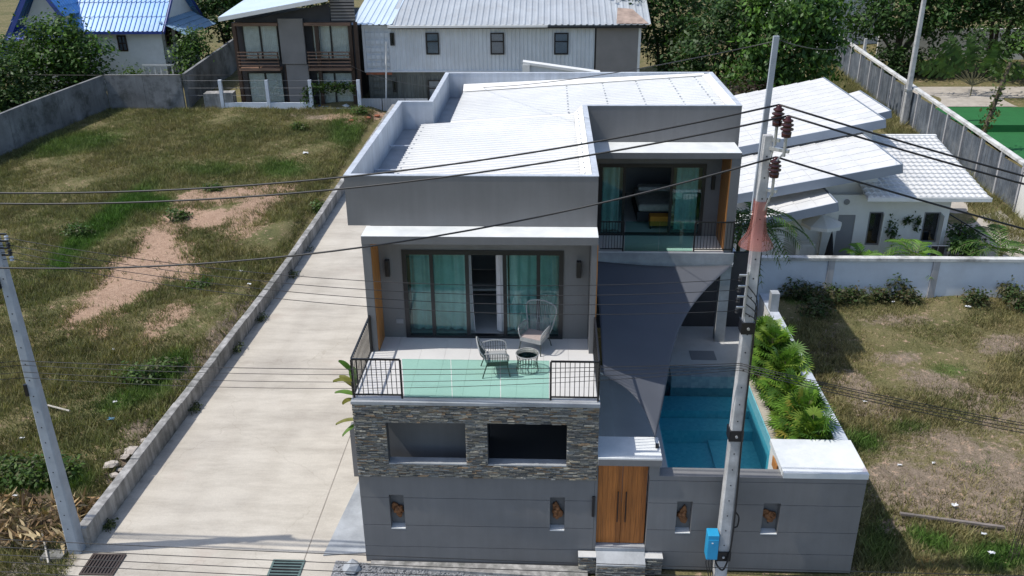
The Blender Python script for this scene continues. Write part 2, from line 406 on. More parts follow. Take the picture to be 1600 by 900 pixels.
# ------------------------------------------------------------------ setting: ground sheet
DIRT = [(245,385,42,26,-35,1), (222,422,80,32,-22,1), (190,458,78,24,-28,1), (140,490,42,12,-22,1), (285,420,38,24,0,.9), (278,338,34,11,-12,1),
        (325,346,34,13,-12,.9), (360,306,58,9,-10,.9), (300,308,24,8,-20,.8), (430,297,44,9,-5,.8), (385,342,40,20,-35,.78), (420,310,36,12,0,.75), (162,520,14,13,-40,.7), (236,526,14,10,0,.75),
        (255,500,22,12,-10,.6), (278,485,20,12,0,.55), (545,185,30,8,0,.6), (580,180,16,6,0,.7)]
LUSH = [(160,352,95,17,-38,1), (225,318,42,13,0,1), (95,415,14,9,0,1), (60,752,75,20,0,1), (262,580,44,20,-30,.9), (200,625,60,16,-20,.6), (540,205,26,26,0,.6),
        (440,265,40,14,0,.6), (240,605,30,20,0,.6), (120,225,70,16,-10,.6), (330,265,60,10,0,.5), (1560,870,50,22,0,.9), (1350,690,30,16,10,.8), (1420,670,30,12,0,.6), (1455,845,40,14,20,.8),
        (1375,850,25,40,0,.5), (1530,730,30,14,0,.6), (1480,580,40,14,0,.5), (1250,465,28,12,0,.7)]
GREY = [(1480,700,150,110,0,.25), (350,520,60,14,-52,1), (300,570,50,10,-52,.8), (215,672,22,14,-30,1), (195,722,34,22,-40,1), (60,810,90,45,0,.9), (1500,780,120,38,10,.95), (1420,755,60,22,15,.85),
        (1570,640,60,28,10,.8), (1330,600,34,18,25,.8), (1370,640,40,14,20,.7), (1470,600,60,14,15,.6), (1580,540,50,16,0,.75), (1400,820,30,16,0,.6), (1540,760,80,60,0,.6), (1400,560,40,10,0,.5),
        (500,180,50,6,0,.6), (1400,500,60,10,0,.4), (1480,690,60,14,15,.7), (1290,540,20,30,20,.5)]
def emask(lst, u, w):
    out = np.zeros_like(u)
    for cx, cy, rx, ry, an, wt in lst:
        a = math.radians(an); c, s = math.cos(a), math.sin(a)
        dx, dy = u-cx, w-cy
        e = np.sqrt(((dx*c+dy*s)/rx)**2+((-dx*s+dy*c)/ry)**2)
        out = np.maximum(out, wt*(1-sm(.45, 1.6, e)))
    return out
def axis(lo, hi, st, far):
    c = list(np.arange(lo, hi+1e-6, st))
    return np.array(sorted(set([lo-far, lo-far*.3, lo-far*.1]+c+[hi+far*.1, hi+far*.3, hi+far])))
gx, gy = axis(-48, 32, .4, 500), axis(8, 84, .4, 700)
GX, GY = np.meshgrid(gx, gy)
GZ = gz(GX, np.minimum(GY, 90)) - .0
rng = np.random.default_rng(4)
for _ in range(40):   # uneven ground
    k = rng.normal(0, .9, 2); ph = rng.uniform(0, 6.28)
    GZ = GZ + .012*np.sin(GX*k[0]+GY*k[1]+ph)*np.where((GX < -12.4) | (GX > 7.8), 1, 0)
GZ -= .06*np.where((GX > -12) & (GX < 7.6), 1, 0)
nx, ny = len(gx), len(gy)
gm = bpy.data.meshes.new('ground')
I = np.arange(nx*ny).reshape(ny, nx)
fc = np.stack([I[:-1, :-1], I[:-1, 1:], I[1:, 1:], I[1:, :-1]], -1).reshape(-1, 4)
gm.from_pydata(np.stack([GX, GY, GZ], -1).reshape(-1, 3).tolist(), [], fc.tolist())
PU, PW = px(np.stack([GX, GY, GZ], -1).reshape(-1, 3))
okm = (GY.reshape(-1) > 12)
msk = np.stack([emask(DIRT, PU, PW), emask(LUSH, PU, PW), emask(GREY, PU, PW), np.ones_like(PU)], -1)*np.where(okm, 1, 0)[:, None]
at_ = gm.attributes.new('mask', 'FLOAT_COLOR', 'POINT'); at_.data.foreach_set('color', msk.astype(np.float32).ravel())
gm.materials.append(M['ground']); gm.polygons.foreach_set('use_smooth', [True]*len(gm.polygons))
go = bpy.data.objects.new('ground', gm); COL.objects.link(go); go['kind'] = 'structure'
ORG[go.name] = np.zeros(3)

# driveway, two slabs with a groove, following the rising ground
def strip(name, mat, left, right, dz=.02, n=24, kind='structure', th=.10):
    "sheet between two pixel-free polylines given as functions of Y"
    b = B(); ys = left[0]; vs = []
    for k, y in enumerate(ys):
        xl, xr = left[1][k], right[1][k]; z = .05*max(0, y-34)+dz
        vs += [(xl, y, z), (xr, y, z)]
    b.v = vs; b.f = [(2*i, 2*i+1, 2*i+3, 2*i+2) for i in range(len(ys)-1)]
    return b.build(name, mat, kind=kind)
KX0, KX1 = -11.55, -10.9     # kerb line at Y=17.4 and Y=45
def kx(y): return KX0+(KX1-KX0)*(y-17.4)/(45-17.4)
ys = [10, 14, 16.4, 17.4, 20, 24, 28, 32, 34, 38, 42, 46, 52, 58, 61]
strip('driveway', M['drive'], (ys, [kx(y)-(4 if y < 17 else 0) if y < 17 else kx(y) for y in ys]), (ys, [-6.005]*len(ys)), .02)
strip('driveway_edge_strip', M['drive'], (ys, [-5.975]*len(ys)), (ys, [-4.0]*len(ys)), .025)
strip('drain_groove', M['paving'], (ys, [-6.2]*len(ys)), (ys, [-5.8]*len(ys)), .008)
apron = B().prism([(-5.25, 20.4, 0.03), (-4.42, 20.4, 0.03), (-4.44, 17.35, 0.03), (-5.55, 17.2, 0.03)], (0, 0, .03))
apron.build('cement_apron', M['cement'], kind='structure')
gr = B()
for i in range(30):
    pass
gr.poly([(-5.2, 8, .03), (8, 8, .03), (8, 16.3, .03), (1.0, 16.62, .03), (-4.0, 16.95, .03), (-5.2, 17.05, .03)])
gr.build('gravel_verge', M['gravel'], kind='structure')
# loose gravel stones on the verge
def icos(b, c, r, seed, sq=.7):
    rs = np.random.default_rng(seed)
    t = (1+5**.5)/2
    V = np.array([(-1,t,0),(1,t,0),(-1,-t,0),(1,-t,0),(0,-1,t),(0,1,t),(0,-1,-t),(0,1,-t),(t,0,-1),(t,0,1),(-t,0,-1),(-t,0,1)], float)/1.9
    V *= rs.uniform(.7, 1.2, (12, 1)); V *= np.array([1, rs.uniform(.7, 1.2), sq])*r
    Fc = [(0,11,5),(0,5,1),(0,1,7),(0,7,10),(0,10,11),(1,5,9),(5,11,4),(11,10,2),(10,7,6),(7,1,8),(3,9,4),(3,4,2),(3,2,6),(3,6,8),(3,8,9),(4,9,5),(2,4,11),(6,2,10),(8,6,7),(9,8,1)]
    b.add(V+np.array(c), Fc)
g2 = B(); rr = random.Random(3)
for i in range(1500):
    x = rr.uniform(-5.1, 3.5); y = rr.uniform(15.6, 16.6)+(.3 if x < -2 else 0)
    icos(g2, (x, y, .04), rr.uniform(.02, .045), i)
g2.build('gravel_stones', M['gravel'], label='grey loose gravel along the foot of the grey front wall', cat='gravel', kind='stuff')
ke = B().prism([(-4.3, 17.0, .0), (-4.3, 16.82, .0), (1.0, 16.52, .0), (1.0, 16.95, 0)], (0, 0, .10))
ke.build('wall_footing', M['kerb'], kind='structure')
# drain grates
def grate(name, label, x0, x1, y0, y1, mat, n, along):
    t = thing(name, label, 'grate', ((x0+x1)/2, (y0+y1)/2, .02))
    f = B().box(x0, x1, y0, y0+.05, .026, .055).box(x0, x1, y1-.05, y1, .026, .055).box(x0, x0+.05, y0+.05, y1-.05, .026, .055).box(x1-.05, x1, y0+.05, y1-.05, .026, .055)
    f.build('frame', mat, t)
    BX(x0+.05, x1-.05, y0+.05, y1-.05, .022, .03).build('pit', M['black'], t)
    for k in range(n):
        if along == 'x':
            y = y0+.05+(y1-y0-.1)*(k+.5)/n; BX(x0+.05, x1-.05, y-.02, y+.02, .034, .052).build('bar', mat, t)
        else:
            x = x0+.05+(x1-x0-.1)*(k+.5)/n; BX(x-.02, x+.02, y0+.05, y1-.05, .034, .052).build('bar', mat, t)
grate('drain_grate', 'rusty brown drain grate beside the concrete kerb wall and pole foot', -11.35, -10.5, 16.35, 17.1, M['grate'], 9, 'y')
grate('drain_grate', 'grey green drain grate set in the driveway groove', -6.75, -5.95, 16.2, 17.02, M['grategreen'], 7, 'x')

# kerb wall in cast lengths
kt = thing('kerb_wall', 'low weathered concrete kerb wall between driveway and overgrown field', 'kerb', (kx(17.4), 17.4, 0))
ya = 17.35
rr = random.Random(8)
while ya < 60:
    yb = min(ya+3.0, 60.2)
    z0, z1 = .05*max(0, ya-34), .05*max(0, yb-34)
    xa, xb = kx(ya), kx(yb-.015); h = .62+rr.uniform(-.015, .015); w = .26
    P = [(xa-w, ya, z0-.1), (xa, ya, z0-.1), (xb, yb-.015, z1-.1), (xb-w, yb-.015, z1-.1)]
    T = [(xa-w, ya, z0+h), (xa, ya, z0+h), (xb, yb-.015, z1+h), (xb-w, yb-.015, z1+h)]
    B().add(P+T, [(0,3,2,1),(4,5,6,7),(0,1,5,4),(1,2,6,5),(2,3,7,6),(3,0,4,7)]).build('kerb_length', M['kerb'], kt, bevel=.015)
    ya = yb

# ------------------------------------------------------------------ the modern house
XL, XR, YF, ZB = -4.41, 1.165, 17.02, 4.685
H = thing('modern_house', 'two-storey grey flat-roofed house with stone-clad front, balconies and white metal roof', 'house', (-1.6, 24, 0))
def courses(parent, x0, x1, y0, th, zl, niches, mat):
    "front wall in horizontal panels, 12 mm joints, niche openings left free"
    for za, zb in zip(zl[:-1], zl[1:]):
        cuts = sorted(set([za+.006, zb-.006]+[c for n in niches for c in (n[2], n[3]) if za+.006 < c < zb-.006]))
        b = B()
        for ca, cb in zip(cuts[:-1], cuts[1:]):
            xs = x0
            for n in sorted(niches):
                if n[2] < (ca+cb)/2 < n[3]: b.box(xs, n[0], y0, y0+th, ca, cb); xs = n[1]
            b.box(xs, x1, y0, y0+th, ca, cb)
        b.build('panel', mat, parent)
def ornament(loc, seed, label):
    rs = np.random.default_rng(seed); t = thing('wall_ornament', label, 'ornament', loc)
    n = 22; b = B()
    ang = np.linspace(0, 2*math.pi, n, endpoint=False)
    r = .20+.06*np.sin(ang*2+seed)+.04*np.sin(ang*3+seed*2.1)+rs.uniform(-.03, .03, n)
    pts = [(loc[0]+.62*rr_*math.cos(a), loc[1], loc[2]+.02+.95*rr_*math.sin(a)+.2) for a, rr_ in zip(ang, r)]
    b.prism(pts, (0, -.05, 0)); b.build('relief', M['rust'], t, bevel=.012)
    b2 = B()
    for k in range(9):
        a = rs.uniform(0, 6.28); q = rs.uniform(.02, .09)
        icos(b2, (loc[0]+q*math.cos(a), loc[1]-.05, loc[2]+.22+1.2*q*math.sin(a)), rs.uniform(.05, .085), seed*50+k, 1.0)
    b2.build('lump', M['rust'], t, smooth=True)
    BX(loc[0]-.012, loc[0]+.012, loc[1]-.02, loc[1]+.06, loc[2]-.02, loc[2]+.06).build('stand', M['black'], t)
# lower front wall with two niches
NL = [(-3.75, -3.40, 1.05, 2.05), (.08, .43, 1.08, 2.06)]
courses(H, XL-.02, 1.12, YF+.03, .2, [0, .51, 1.16, 1.97, 2.61], NL, M['grey'])
BX(XL-.02, 1.12, YF+.232, YF+.36, 0, 2.6).build('backing_wall', M['grey'], H)
for k, n in enumerate(NL):
    BX(n[0]+.002, n[1]-.002, YF+.025, YF+.23, n[2]-.004, n[2]+.018).build('niche_sill', M['whitecap'], H)
    BX((n[0]+n[1])/2-.07, (n[0]+n[1])/2+.07, YF+.10, YF+.2, n[3]-.05, n[3]-.002).build('niche_lamp', M['black'], H)
    ornament(((n[0]+n[1])/2, YF+.2, n[2]+.25), 3+k, ['rust brown curled ornament in wall niche below the left stone-framed opening', 'rust brown rounded ornament in wall niche beside the wooden gate'][k])
BX(XL, XL+.2, YF+.37, 26, 0, 2.6).build('side_wall', M['grey'], H)
# stone clad balcony block with two openings
OP = [(-3.67, -1.86, 2.98, 4.09), (-1.36, .45, 2.98, 4.09)]
zc0, zc1 = 2.61, 4.58
def cladding(name, x0, x1, z0, z1, y, holes, parent, seed, depth=.05):
    rs = random.Random(seed); V = []; Fc = []; Cc = []
    pal = [(.16,.155,.145),(.21,.195,.165),(.28,.25,.19),(.12,.125,.125),(.25,.24,.215),(.40,.37,.30),(.17,.165,.15),(.27,.19,.12),(.19,.20,.20),(.30,.295,.27)]
    z = z0
    b = B()
    while z < z1-.005:
        h = min(rs.uniform(.018, .036), z1-z); x = x0-rs.uniform(0, .12)
        while x < x1:
            L_ = rs.uniform(.06, .26); xa, xb = max(x, x0), min(x+L_, x1); x += L_
            segs = [(xa, xb)]
            for (hx0, hx1, hz0, hz1) in holes:
                if z+h > hz0 and z < hz1:
                    ns = []
                    for a, c in segs:
                        if c <= hx0 or a >= hx1: ns.append((a, c))
                        else:
                            if a < hx0: ns.append((a, hx0))
                            if c > hx1: ns.append((hx1, c))
                    segs = ns
            for a, c in segs:
                if c-a < .015: continue
                d = rs.uniform(.015, depth)
                b.box(a, c-.003, y-d, y+.01, z, z+h-.002)
                col = rs.choice(pal); k = rs.uniform(.6, 1.3); Cc += [(col[0]*k, col[1]*k, col[2]*k, 1)]*8
        z += h
    o = b.build(name, M['stone'], parent, kind='stuff')
    A = o.data.attributes.new('col', 'FLOAT_COLOR', 'POINT'); A.data.foreach_set('color', np.array(Cc, np.float32).ravel())
    return o
cladding('stone_cladding', XL, XR, zc0, zc1, YF, OP, H, 5)
def wall_with_holes(x0, x1, y0, y1, z0, z1, holes):
    b = B(); xs = x0
    for (hx0, hx1, hz0, hz1) in sorted(holes):
        b.box(xs, hx0, y0, y1, z0, z1); b.box(hx0, hx1, y0, y1, z0, hz0); b.box(hx0, hx1, y0, y1, hz1, z1); xs = hx1
    b.box(xs, x1, y0, y1, z0, z1); return b
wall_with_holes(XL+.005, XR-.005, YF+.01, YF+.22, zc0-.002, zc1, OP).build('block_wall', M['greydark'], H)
for o_ in OP: BX(o_[0], o_[1], YF-.03, YF+.22, o_[2]-.01, o_[2]+.02).build('opening_sill', M['cement'], H)
BX(-4.3, -1.56, 17.78, 17.9, 2.5, 4.55).build('carport_wall', M['grey'], H)
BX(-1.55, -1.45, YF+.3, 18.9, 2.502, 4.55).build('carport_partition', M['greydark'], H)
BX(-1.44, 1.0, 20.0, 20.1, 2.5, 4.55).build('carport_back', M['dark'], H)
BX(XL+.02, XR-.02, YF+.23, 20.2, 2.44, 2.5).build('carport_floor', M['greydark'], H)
# balcony slab, tiles
BX(XL-.02, XR+.01, YF-.05, 20.3, zc1+.002, ZB-.03).build('balcony_slab', M['cement'], H)
tw = (XR-XL-.1)/9
tm = BX(0, tw-.004, 0, .605, 0, .03).mesh('floor_tile', M['tile'])
for i in range(9):
    for j in range(5): piece('floor_tile', tm, H, (XL+.05+i*tw, YF+.05+j*.61, ZB-.028))
# portal round the balcony: canopy slab, side leaf, wood lining
YP, YD = 19.35, 20.1
BX(XL-.0, XR-.01, YP-.05, 20.0, 7.56, 7.75).build('canopy', M['whitecap'], H)
BX(XL+.002, XR-.012, YP-.062, YP-.051, 7.555, 7.745).build('canopy_face', M['grey'], H)
BX(XL+.002, XL+.2, YP-.04, 20.4, ZB-.02, 7.558).build('portal_column', M['grey'], H)
BX(XL+.2, XL+.225, YP-.0, YD-.01, ZB+.004, 7.556).build('wood_lining', M['orangewood'], H)
BX(XR-.03, XR-.005, YP-.03, 20.6, 3.3, 7.556).build('wood_lining', M['orangewood'], H)
BX(XR-.16, XR-.031, YP-.04, 19.99, ZB-.02, 7.556).build('portal_column', M['grey'], H)
BX(XR-.16, XR-.031, 20.31, 27.4, ZB-.02, 7.74).build('side_wall', M['grey'], H)
# sliding door wall
DX0, DX1, DZ1 = -3.62, .37, 7.10
wall_with_holes(XL+.2, XR-.165, YD, YD+.18, ZB-.02, 7.97, [(DX0, DX1, ZB+.0, DZ1)]).build('front_wall', M['grey'], H)
def sliding_door(x0, x1, y, z0, z1, parent, mull, glassy):
    d = B()
    d.box(x0, x1, y-.03, y+.12, z1-.12, z1).box(x0, x1, y-.03, y+.12, z0-.001, z0+.07)
    d.box(x0, x0+.11, y-.03, y+.12, z0+.07, z1-.12).box(x1-.11, x1, y-.03, y+.12, z0+.07, z1-.12)
    o = d.build('sliding_door', M['alu'], parent)
    for m_ in mull: BX(m_-.045, m_+.045, y-.01, y+.08, z0+.07, z1-.12).build('stile', M['alu'], o)
    for a, c in glassy: BX(a, c, y+.02, y+.032, z0+.07, z1-.12).build('pane', M['glassdoor'], o)
    return o
sliding_door(DX0, DX1, YD, ZB, DZ1, H, [-2.9, -2.02, -1.08, -.25], [(DX0+.11, -2.945), (-2.855, -2.065), (-1.035, -.295), (-.205, DX1-.11)])
for x in (-3.98, .74):
    BX(x-.055, x+.055, YD-.13, YD-.0, 6.42, 6.85).build('wall_lamp', M['black'], H, bevel=.01)
BX(-3.86, -3.68, YD-.02, YD, ZB+.40, ZB+.52).build('socket_plate', M['doorgrey'], H)
# room behind
def room(x0, x1, y0, y1, z0, z1, parent):
    BX(x0, x1, y1, y1+.1, z0, z1).build('room_back_wall', M['roomwall'], parent)
    BX(x0, x1, y0, y1-.002, z0-.08, z0-.004).build('room_floor', M['terrace'], parent)
    BX(x0, x1, y0, y1-.002, z1, z1+.1).build('room_ceiling', M['roomwall'], parent)
    BX(x0-.1, x0-.002, y0, y1, z0, z1).build('room_side_wall', M['roomwall'], parent)
    BX(x1+.002, x1+.1, y0, y1, z0, z1).build('room_side_wall', M['roomwall'], parent)
room(-4.1, .85, YD+.19, 24.6, ZB, 7.5, H)
def curtain(x0, x1, y, z0, z1, mat, label, seed, gather=0, tie=0):
    rs = random.Random(seed); n = max(14, int((x1-x0)/.022)); b = B(); ph = rs.uniform(0, 6)
    rows = [0, .35, .7, 1.0]
    for j, t in enumerate(rows):
        z = z1+(z0-z1)*t; sk = 1-tie*t*t
        for i in range(n+1):
            u = i/n; x = x0+(x1-x0)*u*sk+(tie*.0)
            yy = y+.05*math.sin(u*(x1-x0)*26+ph+.35*math.sin(u*7))*(.7+.3*t)+.015*math.sin(u*61+j)
            b.v.append((x, yy, z))
    for j in range(len(rows)-1):
        for i in range(n): b.f.append((j*(n+1)+i, (j+1)*(n+1)+i, (j+1)*(n+1)+i+1, j*(n+1)+i+1))
    b.build('curtain', mat, None, True, label, 'curtain', 'curtains behind the sliding doors')
curtain(-3.5, -2.08, YD+.38, ZB+.06, DZ1-.1, M['curtain'], 'grey curtain drawn behind the fixed glass beside the golden wood lining of the front balcony', 1)
curtain(-.98, .27, YD+.38, ZB+.06, DZ1-.1, M['curtain'], 'grey curtain behind the balcony glass in back of the high-backed chair', 2)
curtain(-2.05, -1.93, YD+.32, ZB+.04, DZ1-.1, M['curtainwhite'], 'narrow white curtain edge hanging in the open balcony doorway', 3, tie=-.5)
curtain(-1.32, -1.03, YD+.32, ZB+.04, DZ1-.1, M['curtainwhite'], 'white gathered curtain at the open balcony doorway by the high-backed chair', 4, tie=-.12)
nb = local('bedside_bench', 'white low bench seen through the open balcony doorway', 'bench', (-1.75, 22.3, ZB))
BX(-.45, .45, -.2, .2, .42, .48).build('seat', M['white'], nb)
for sx in (-.4, .36):
    for sy in (-.18, .14): BX(sx, sx+.04, sy, sy+.04, 0, .42).build('leg', M['white'], nb)
# fascia / parapet ring
ring = [(-4.86, 20.0), (1.15, 20.0), (1.15, 27.5), (5.93, 27.5), (5.93, 33.1), (-3.87, 33.1), (-3.87, 28.2), (-4.86, 28.2)]
ZR = 9.0
def seg(p, q, t, z0, z1):
    p, q = np.array(p, float), np.array(q, float); d = (q-p)/np.linalg.norm(q-p); nrm = np.array([-d[1], d[0]])
    return [p, q, q+nrm*t, p+nrm*t], d, nrm
T = .13
BX(-4.86, 1.15, 20.0, 20.0+T, 7.76, ZR).build('fascia', M['grey'], H)
BX(-4.86, -4.86+T, 20.0+T, 28.2-T, 7.97, ZR).build('parapet', M['parapet'], H)
BX(-4.86, -3.87+T, 28.2-T, 28.2, 7.97, ZR).build('parapet', M['parapet'], H)
BX(-3.87, -3.87+T, 28.2, 33.1-T, 7.97, ZR).build('parapet', M['parapet'], H)
BX(-3.87, 5.93, 33.1-T, 33.1, 7.97, ZR).build('parapet', M['parapet'], H)
BX(5.93-T, 5.93, 27.5+T, 33.1-T, 7.0, ZR).build('parapet', M['parapet'], H)
BX(1.15, 5.93, 27.5, 27.5+T, 7.7, ZR).build('fascia', M['grey'], H)
BX(1.15-T, 1.15, 20.0+T, 27.5+T, 7.76, ZR).build('fascia', M['grey'], H)
# pale flashing on top of the ring
cap = B()
for (x0, x1, y0, y1) in ((-4.87, 1.16, 19.99, 20.14), (-4.87, -4.72, 20.14, 28.06), (-4.87, -3.73, 28.06, 28.21), (-3.88, -3.73, 28.21, 32.96), (-3.88, 5.94, 32.96, 33.11), (5.79, 5.94, 27.64, 32.96), (1.16, 5.94, 27.49, 27.64), (1.01, 1.16, 20.14, 27.64)):
    cap.box(x0, x1, y0, y1, ZR+.001, ZR+.018)
cap.build('flashing', M['parapet'], H)
# corrugated roof sheets
def zroof(x): return 8.28+.066*(x+4.05)
def corr_sheet(name, x0, x1, y0, y1, mat, parent, pitch=.25, h=.05):
    b = B(); prof = []
    y = y0
    while y < y1:
        for dy, dz in ((0, 0), (.17, 0), (.18, h), (.225, h), (.24, 0)):
            if y+dy <= y1: prof.append((y+dy, dz))
        y += pitch
    for x in (x0, x1):
        for yy, dz in prof: b.v.append((x, yy, zroof(x)+dz))
    n = len(prof)
    for i in range(n-1): b.f.append((i, n+i, n+i+1, i+1))
    return b.build(name, mat, parent)
corr_sheet('roof_sheet', -4.12, .98, 20.16, 28.02, M['sheet'], H)
corr_sheet('roof_sheet', -3.2, 5.72, 28.07, 32.8, M['sheet'], H)
B().poly([(-4.8, 20.05, 8.12), (1.0, 20.05, 8.12), (1.0, 28.15, 8.12), (-4.8, 28.15, 8.12)]).poly([(-3.8, 28.15, 8.12), (5.85, 28.15, 8.12), (5.85, 33.0, 8.12), (-3.8, 33.0, 8.12)]).build('roof_gutter', M['gutter'], H)
corr_sheet('roof_sheet', .985, 5.72, 27.64, 28.06, M['sheet'], H)
fl = B()
fl.prism([(.78, 20.14, 8.67), (1.015, 20.14, 8.90), (1.015, 28.0, 8.90), (.78, 28.0, 8.67)], (0, 0, .012))
fl.build('ridge_flashing', M['sheet'], H); fl = B()
fl.prism([(-3.2, 32.62, 8.40), (5.6, 32.62, 8.985), (5.6, 32.96, 8.995), (-3.2, 32.96, 8.60)], (0, 0, .012))
fl.build('ridge_flashing', M['sheet'], H); fl = B()
fl.prism([(5.5, 27.66, 8.96), (5.79, 27.66, 8.99), (5.79, 32.9, 8.99), (5.5, 32.9, 8.96)], (0, 0, .012))
fl.build('ridge_flashing', M['sheet'], H)
sw = B()
for xx in (.6, 1.9, 3.1, 4.3, 5.2):
    for k in range(11):
        y = 28.25+k*.42; sw.box(xx-.025, xx+.025, y-.03, y+.03, zroof(xx)+.036, zroof(xx)+.06)
for k in range(16): sw.box(.86, .9, 20.5+k*.48, 20.55+k*.48, 8.76, 8.80)
for k in range(16): sw.box(-4.02, -3.97, 20.43+k*.5, 20.48+k*.5, zroof(-4)+.0, zroof(-4)+.055)
sw.build('roof_screws', M['gutter'], H, kind='stuff')
br = B()
for yy in (21.2, 22.0, 22.9, 25.4): br.box(-4.72, -4.1, yy, yy+.08, 8.25, 8.29)
br.build('gutter_bracket', M['parapet'], H)
# body of left block behind
BX(XL+.01, XL+.2, 20.41, 28.1, 2.62, 8.1).build('side_wall', M['grey'], H)
BX(XR-.162, XR-.04, 17.3, 27.4, 0, 4.55).build('inner_wall', M['grey'], H)
BX(XL+.2, 5.9, 32.7, 33.0, 0, 8.1).build('rear_wall', M['grey'], H)
BX(5.72, 5.9, 27.7, 32.7, 0, 8.1).build('side_wall', M['grey'], H)
BX(-4.86+T, XL, 20.13, 28.07, 7.97, 8.1).build('overhang_soffit', M['grey'], H)
# ---- right block: balcony set back
YQ, YE = 26.25, 27.6
BX(XR, 5.80, YQ, 27.49, 7.68, 7.86).build('canopy', M['whitecap'], H)
BX(XR+.002, 5.798, YQ-.012, YQ-.001, 7.675, 7.855).build('canopy_face', M['grey'], H)
BX(5.52, 5.798, YQ+.005, 27.7, 4.2, 7.678).build('portal_column', M['grey'], H)
BX(5.495, 5.518, YQ+.02, YE-.01, ZB+.004, 7.675).build('wood_lining', M['orangewood'], H)
BX(XR+.0, XR+.03, YQ+.02, YE-.01, ZB+.004, 7.675).build('wood_lining', M['orangewood'], H)
ex0, ex1, ez1 = 1.60, 5.02, 7.13
wall_with_holes(XR+.0, 5.50, YE, YE+.18, ZB-.02, 7.9, [(ex0, ex1, ZB, ez1)]).build('front_wall', M['grey'], H)
sliding_door(ex0, ex1, YE, ZB, ez1, H, [2.42, 3.95], [(ex0+.11, 2.375), (3.995, ex1-.11)])
BX(5.2, 5.31, YE-.12, YE, 6.3, 6.75).build('wall_lamp', M['black'], H, bevel=.01)
room(1.3, 5.4, YE+.19, 32.2, ZB, 7.6, H)
curtain(1.75, 2.3, YE+.4, ZB+.06, ez1-.1, M['curtain'], 'dim grey curtain bunched behind the set-back balcony door by the left frame', 5)
curtain(4.15, 4.85, YE+.4, ZB+.06, ez1-.1, M['curtain'], 'grey curtain behind the set-back balcony glass next to the wall lamp', 6)
BX(XR+.0, 5.82, 26.1, YE, 4.2, ZB-.03).build('balcony_slab', M['cement'], H)
t2 = (5.50-XR)/7; tm2 = BX(0, t2-.004, 0, .72, 0, .03).mesh('floor_tile', M['tile'])
for i in range(7):
    for j in range(2): piece('floor_tile', tm2, H, (XR+i*t2, 26.12+j*.73, ZB-.028))
bed = local('bed', 'double bed with pale bedding seen through the set-back balcony door', 'bed', (3.75, 29.7, ZB))
BX(-.75, .75, -1.0, 1.1, .1, .42).build('base', M['dark'], bed); BX(-.72, .72, -.98, 1.05, .42, .68).build('mattress', M['bedding'], bed, bevel=.08)
BX(-.6, .6, .5, .95, .68, .84).build('pillow', M['white'], bed, bevel=.06)
ob = local('bed_bench', 'orange upholstered bench at the foot of the bed', 'bench', (3.8, 28.35, ZB))
BX(-.42, .42, -.2, .2, .12, .46).build('seat', M['orange'], ob, bevel=.03)
for sx in (-.4, .35): BX(sx, sx+.05, -.15, .15, 0, .12).build('leg', M['black'], ob)
# railings (> baluster) and glass
balm = {}
def railing(p, q, z0, z1, parent, n, ends=(1, 1)):
    p, q = np.array(p, float), np.array(q, float); d = (q-p); L_ = np.linalg.norm(d); d /= L_; nn = np.array([-d[1], d[0]])
    b = B()
    def bar(a, c, za, zb, w): 
        m_ = (a+c)/2; b.obox((*m_, (za+zb)/2), (*(c-a)/2, 0), (*(nn*w), 0), (0, 0, (zb-za)/2))
    bar(p, q, z1-.035, z1, .02); bar(p, q, z0+.07, z0+.10, .015)
    for e, f_ in zip((p, q), ends):
        if f_: bar(e-d*.022, e+d*.022, z0, z1-.036, .022)
    r = b.build('railing', M['black'], parent)
    me = BX(-.008, .008, -.008, .008, z0+.1, z1-.035).mesh('baluster', M['black'])
    for k in range(1, n): piece('baluster', me, r, (*(p+(q-p)*k/n), 0))
Z0, Z1 = ZB+.0, 5.69
railing((-4.36, 17.1), (-3.27, 17.1), Z0, Z1, H, 10)
railing((.07, 17.1), (1.13, 17.1), Z0, Z1, H, 10)
railing((-4.36, 17.13), (-4.36, 19.3), Z0, Z1, H, 18, (0, 1))
railing((1.13, 17.13), (1.13, 19.3), Z0, Z1, H, 18, (0, 1))
for k in range(3):
    a = -3.22+k*1.09; BX(a, a+1.075, 17.09, 17.105, Z0+.02, Z1).build('glass_panel', M['glassgreen'], H)
BX(-3.24, .05, 17.07, 17.125, Z0, Z0+.03).build('glass_channel', M['steel'], H)
railing((1.62, 26.16), (2.34, 26.16), Z0, Z1, H, 8, (0, 1))
railing((4.56, 26.16), (5.76, 26.16), Z0, Z1, H, 12)
railing((5.76, 26.19), (5.76, 27.4), Z0, Z1, H, 10, (0, 1))
for k in range(2):
    a = 2.39+k*1.07; BX(a, a+1.06, 26.15, 26.165, Z0+.02, Z1).build('glass_panel', M['glassgreen'], H)
# ground floor under the right block
BX(5.48, 5.80, 26.15, 26.5, 1.5, 4.198).build('column', M['cement'], H)
BX(XR, 7.0, 27.3, 27.45, 1.4, 4.198).build('recess_back_wall', M['dark'], H)

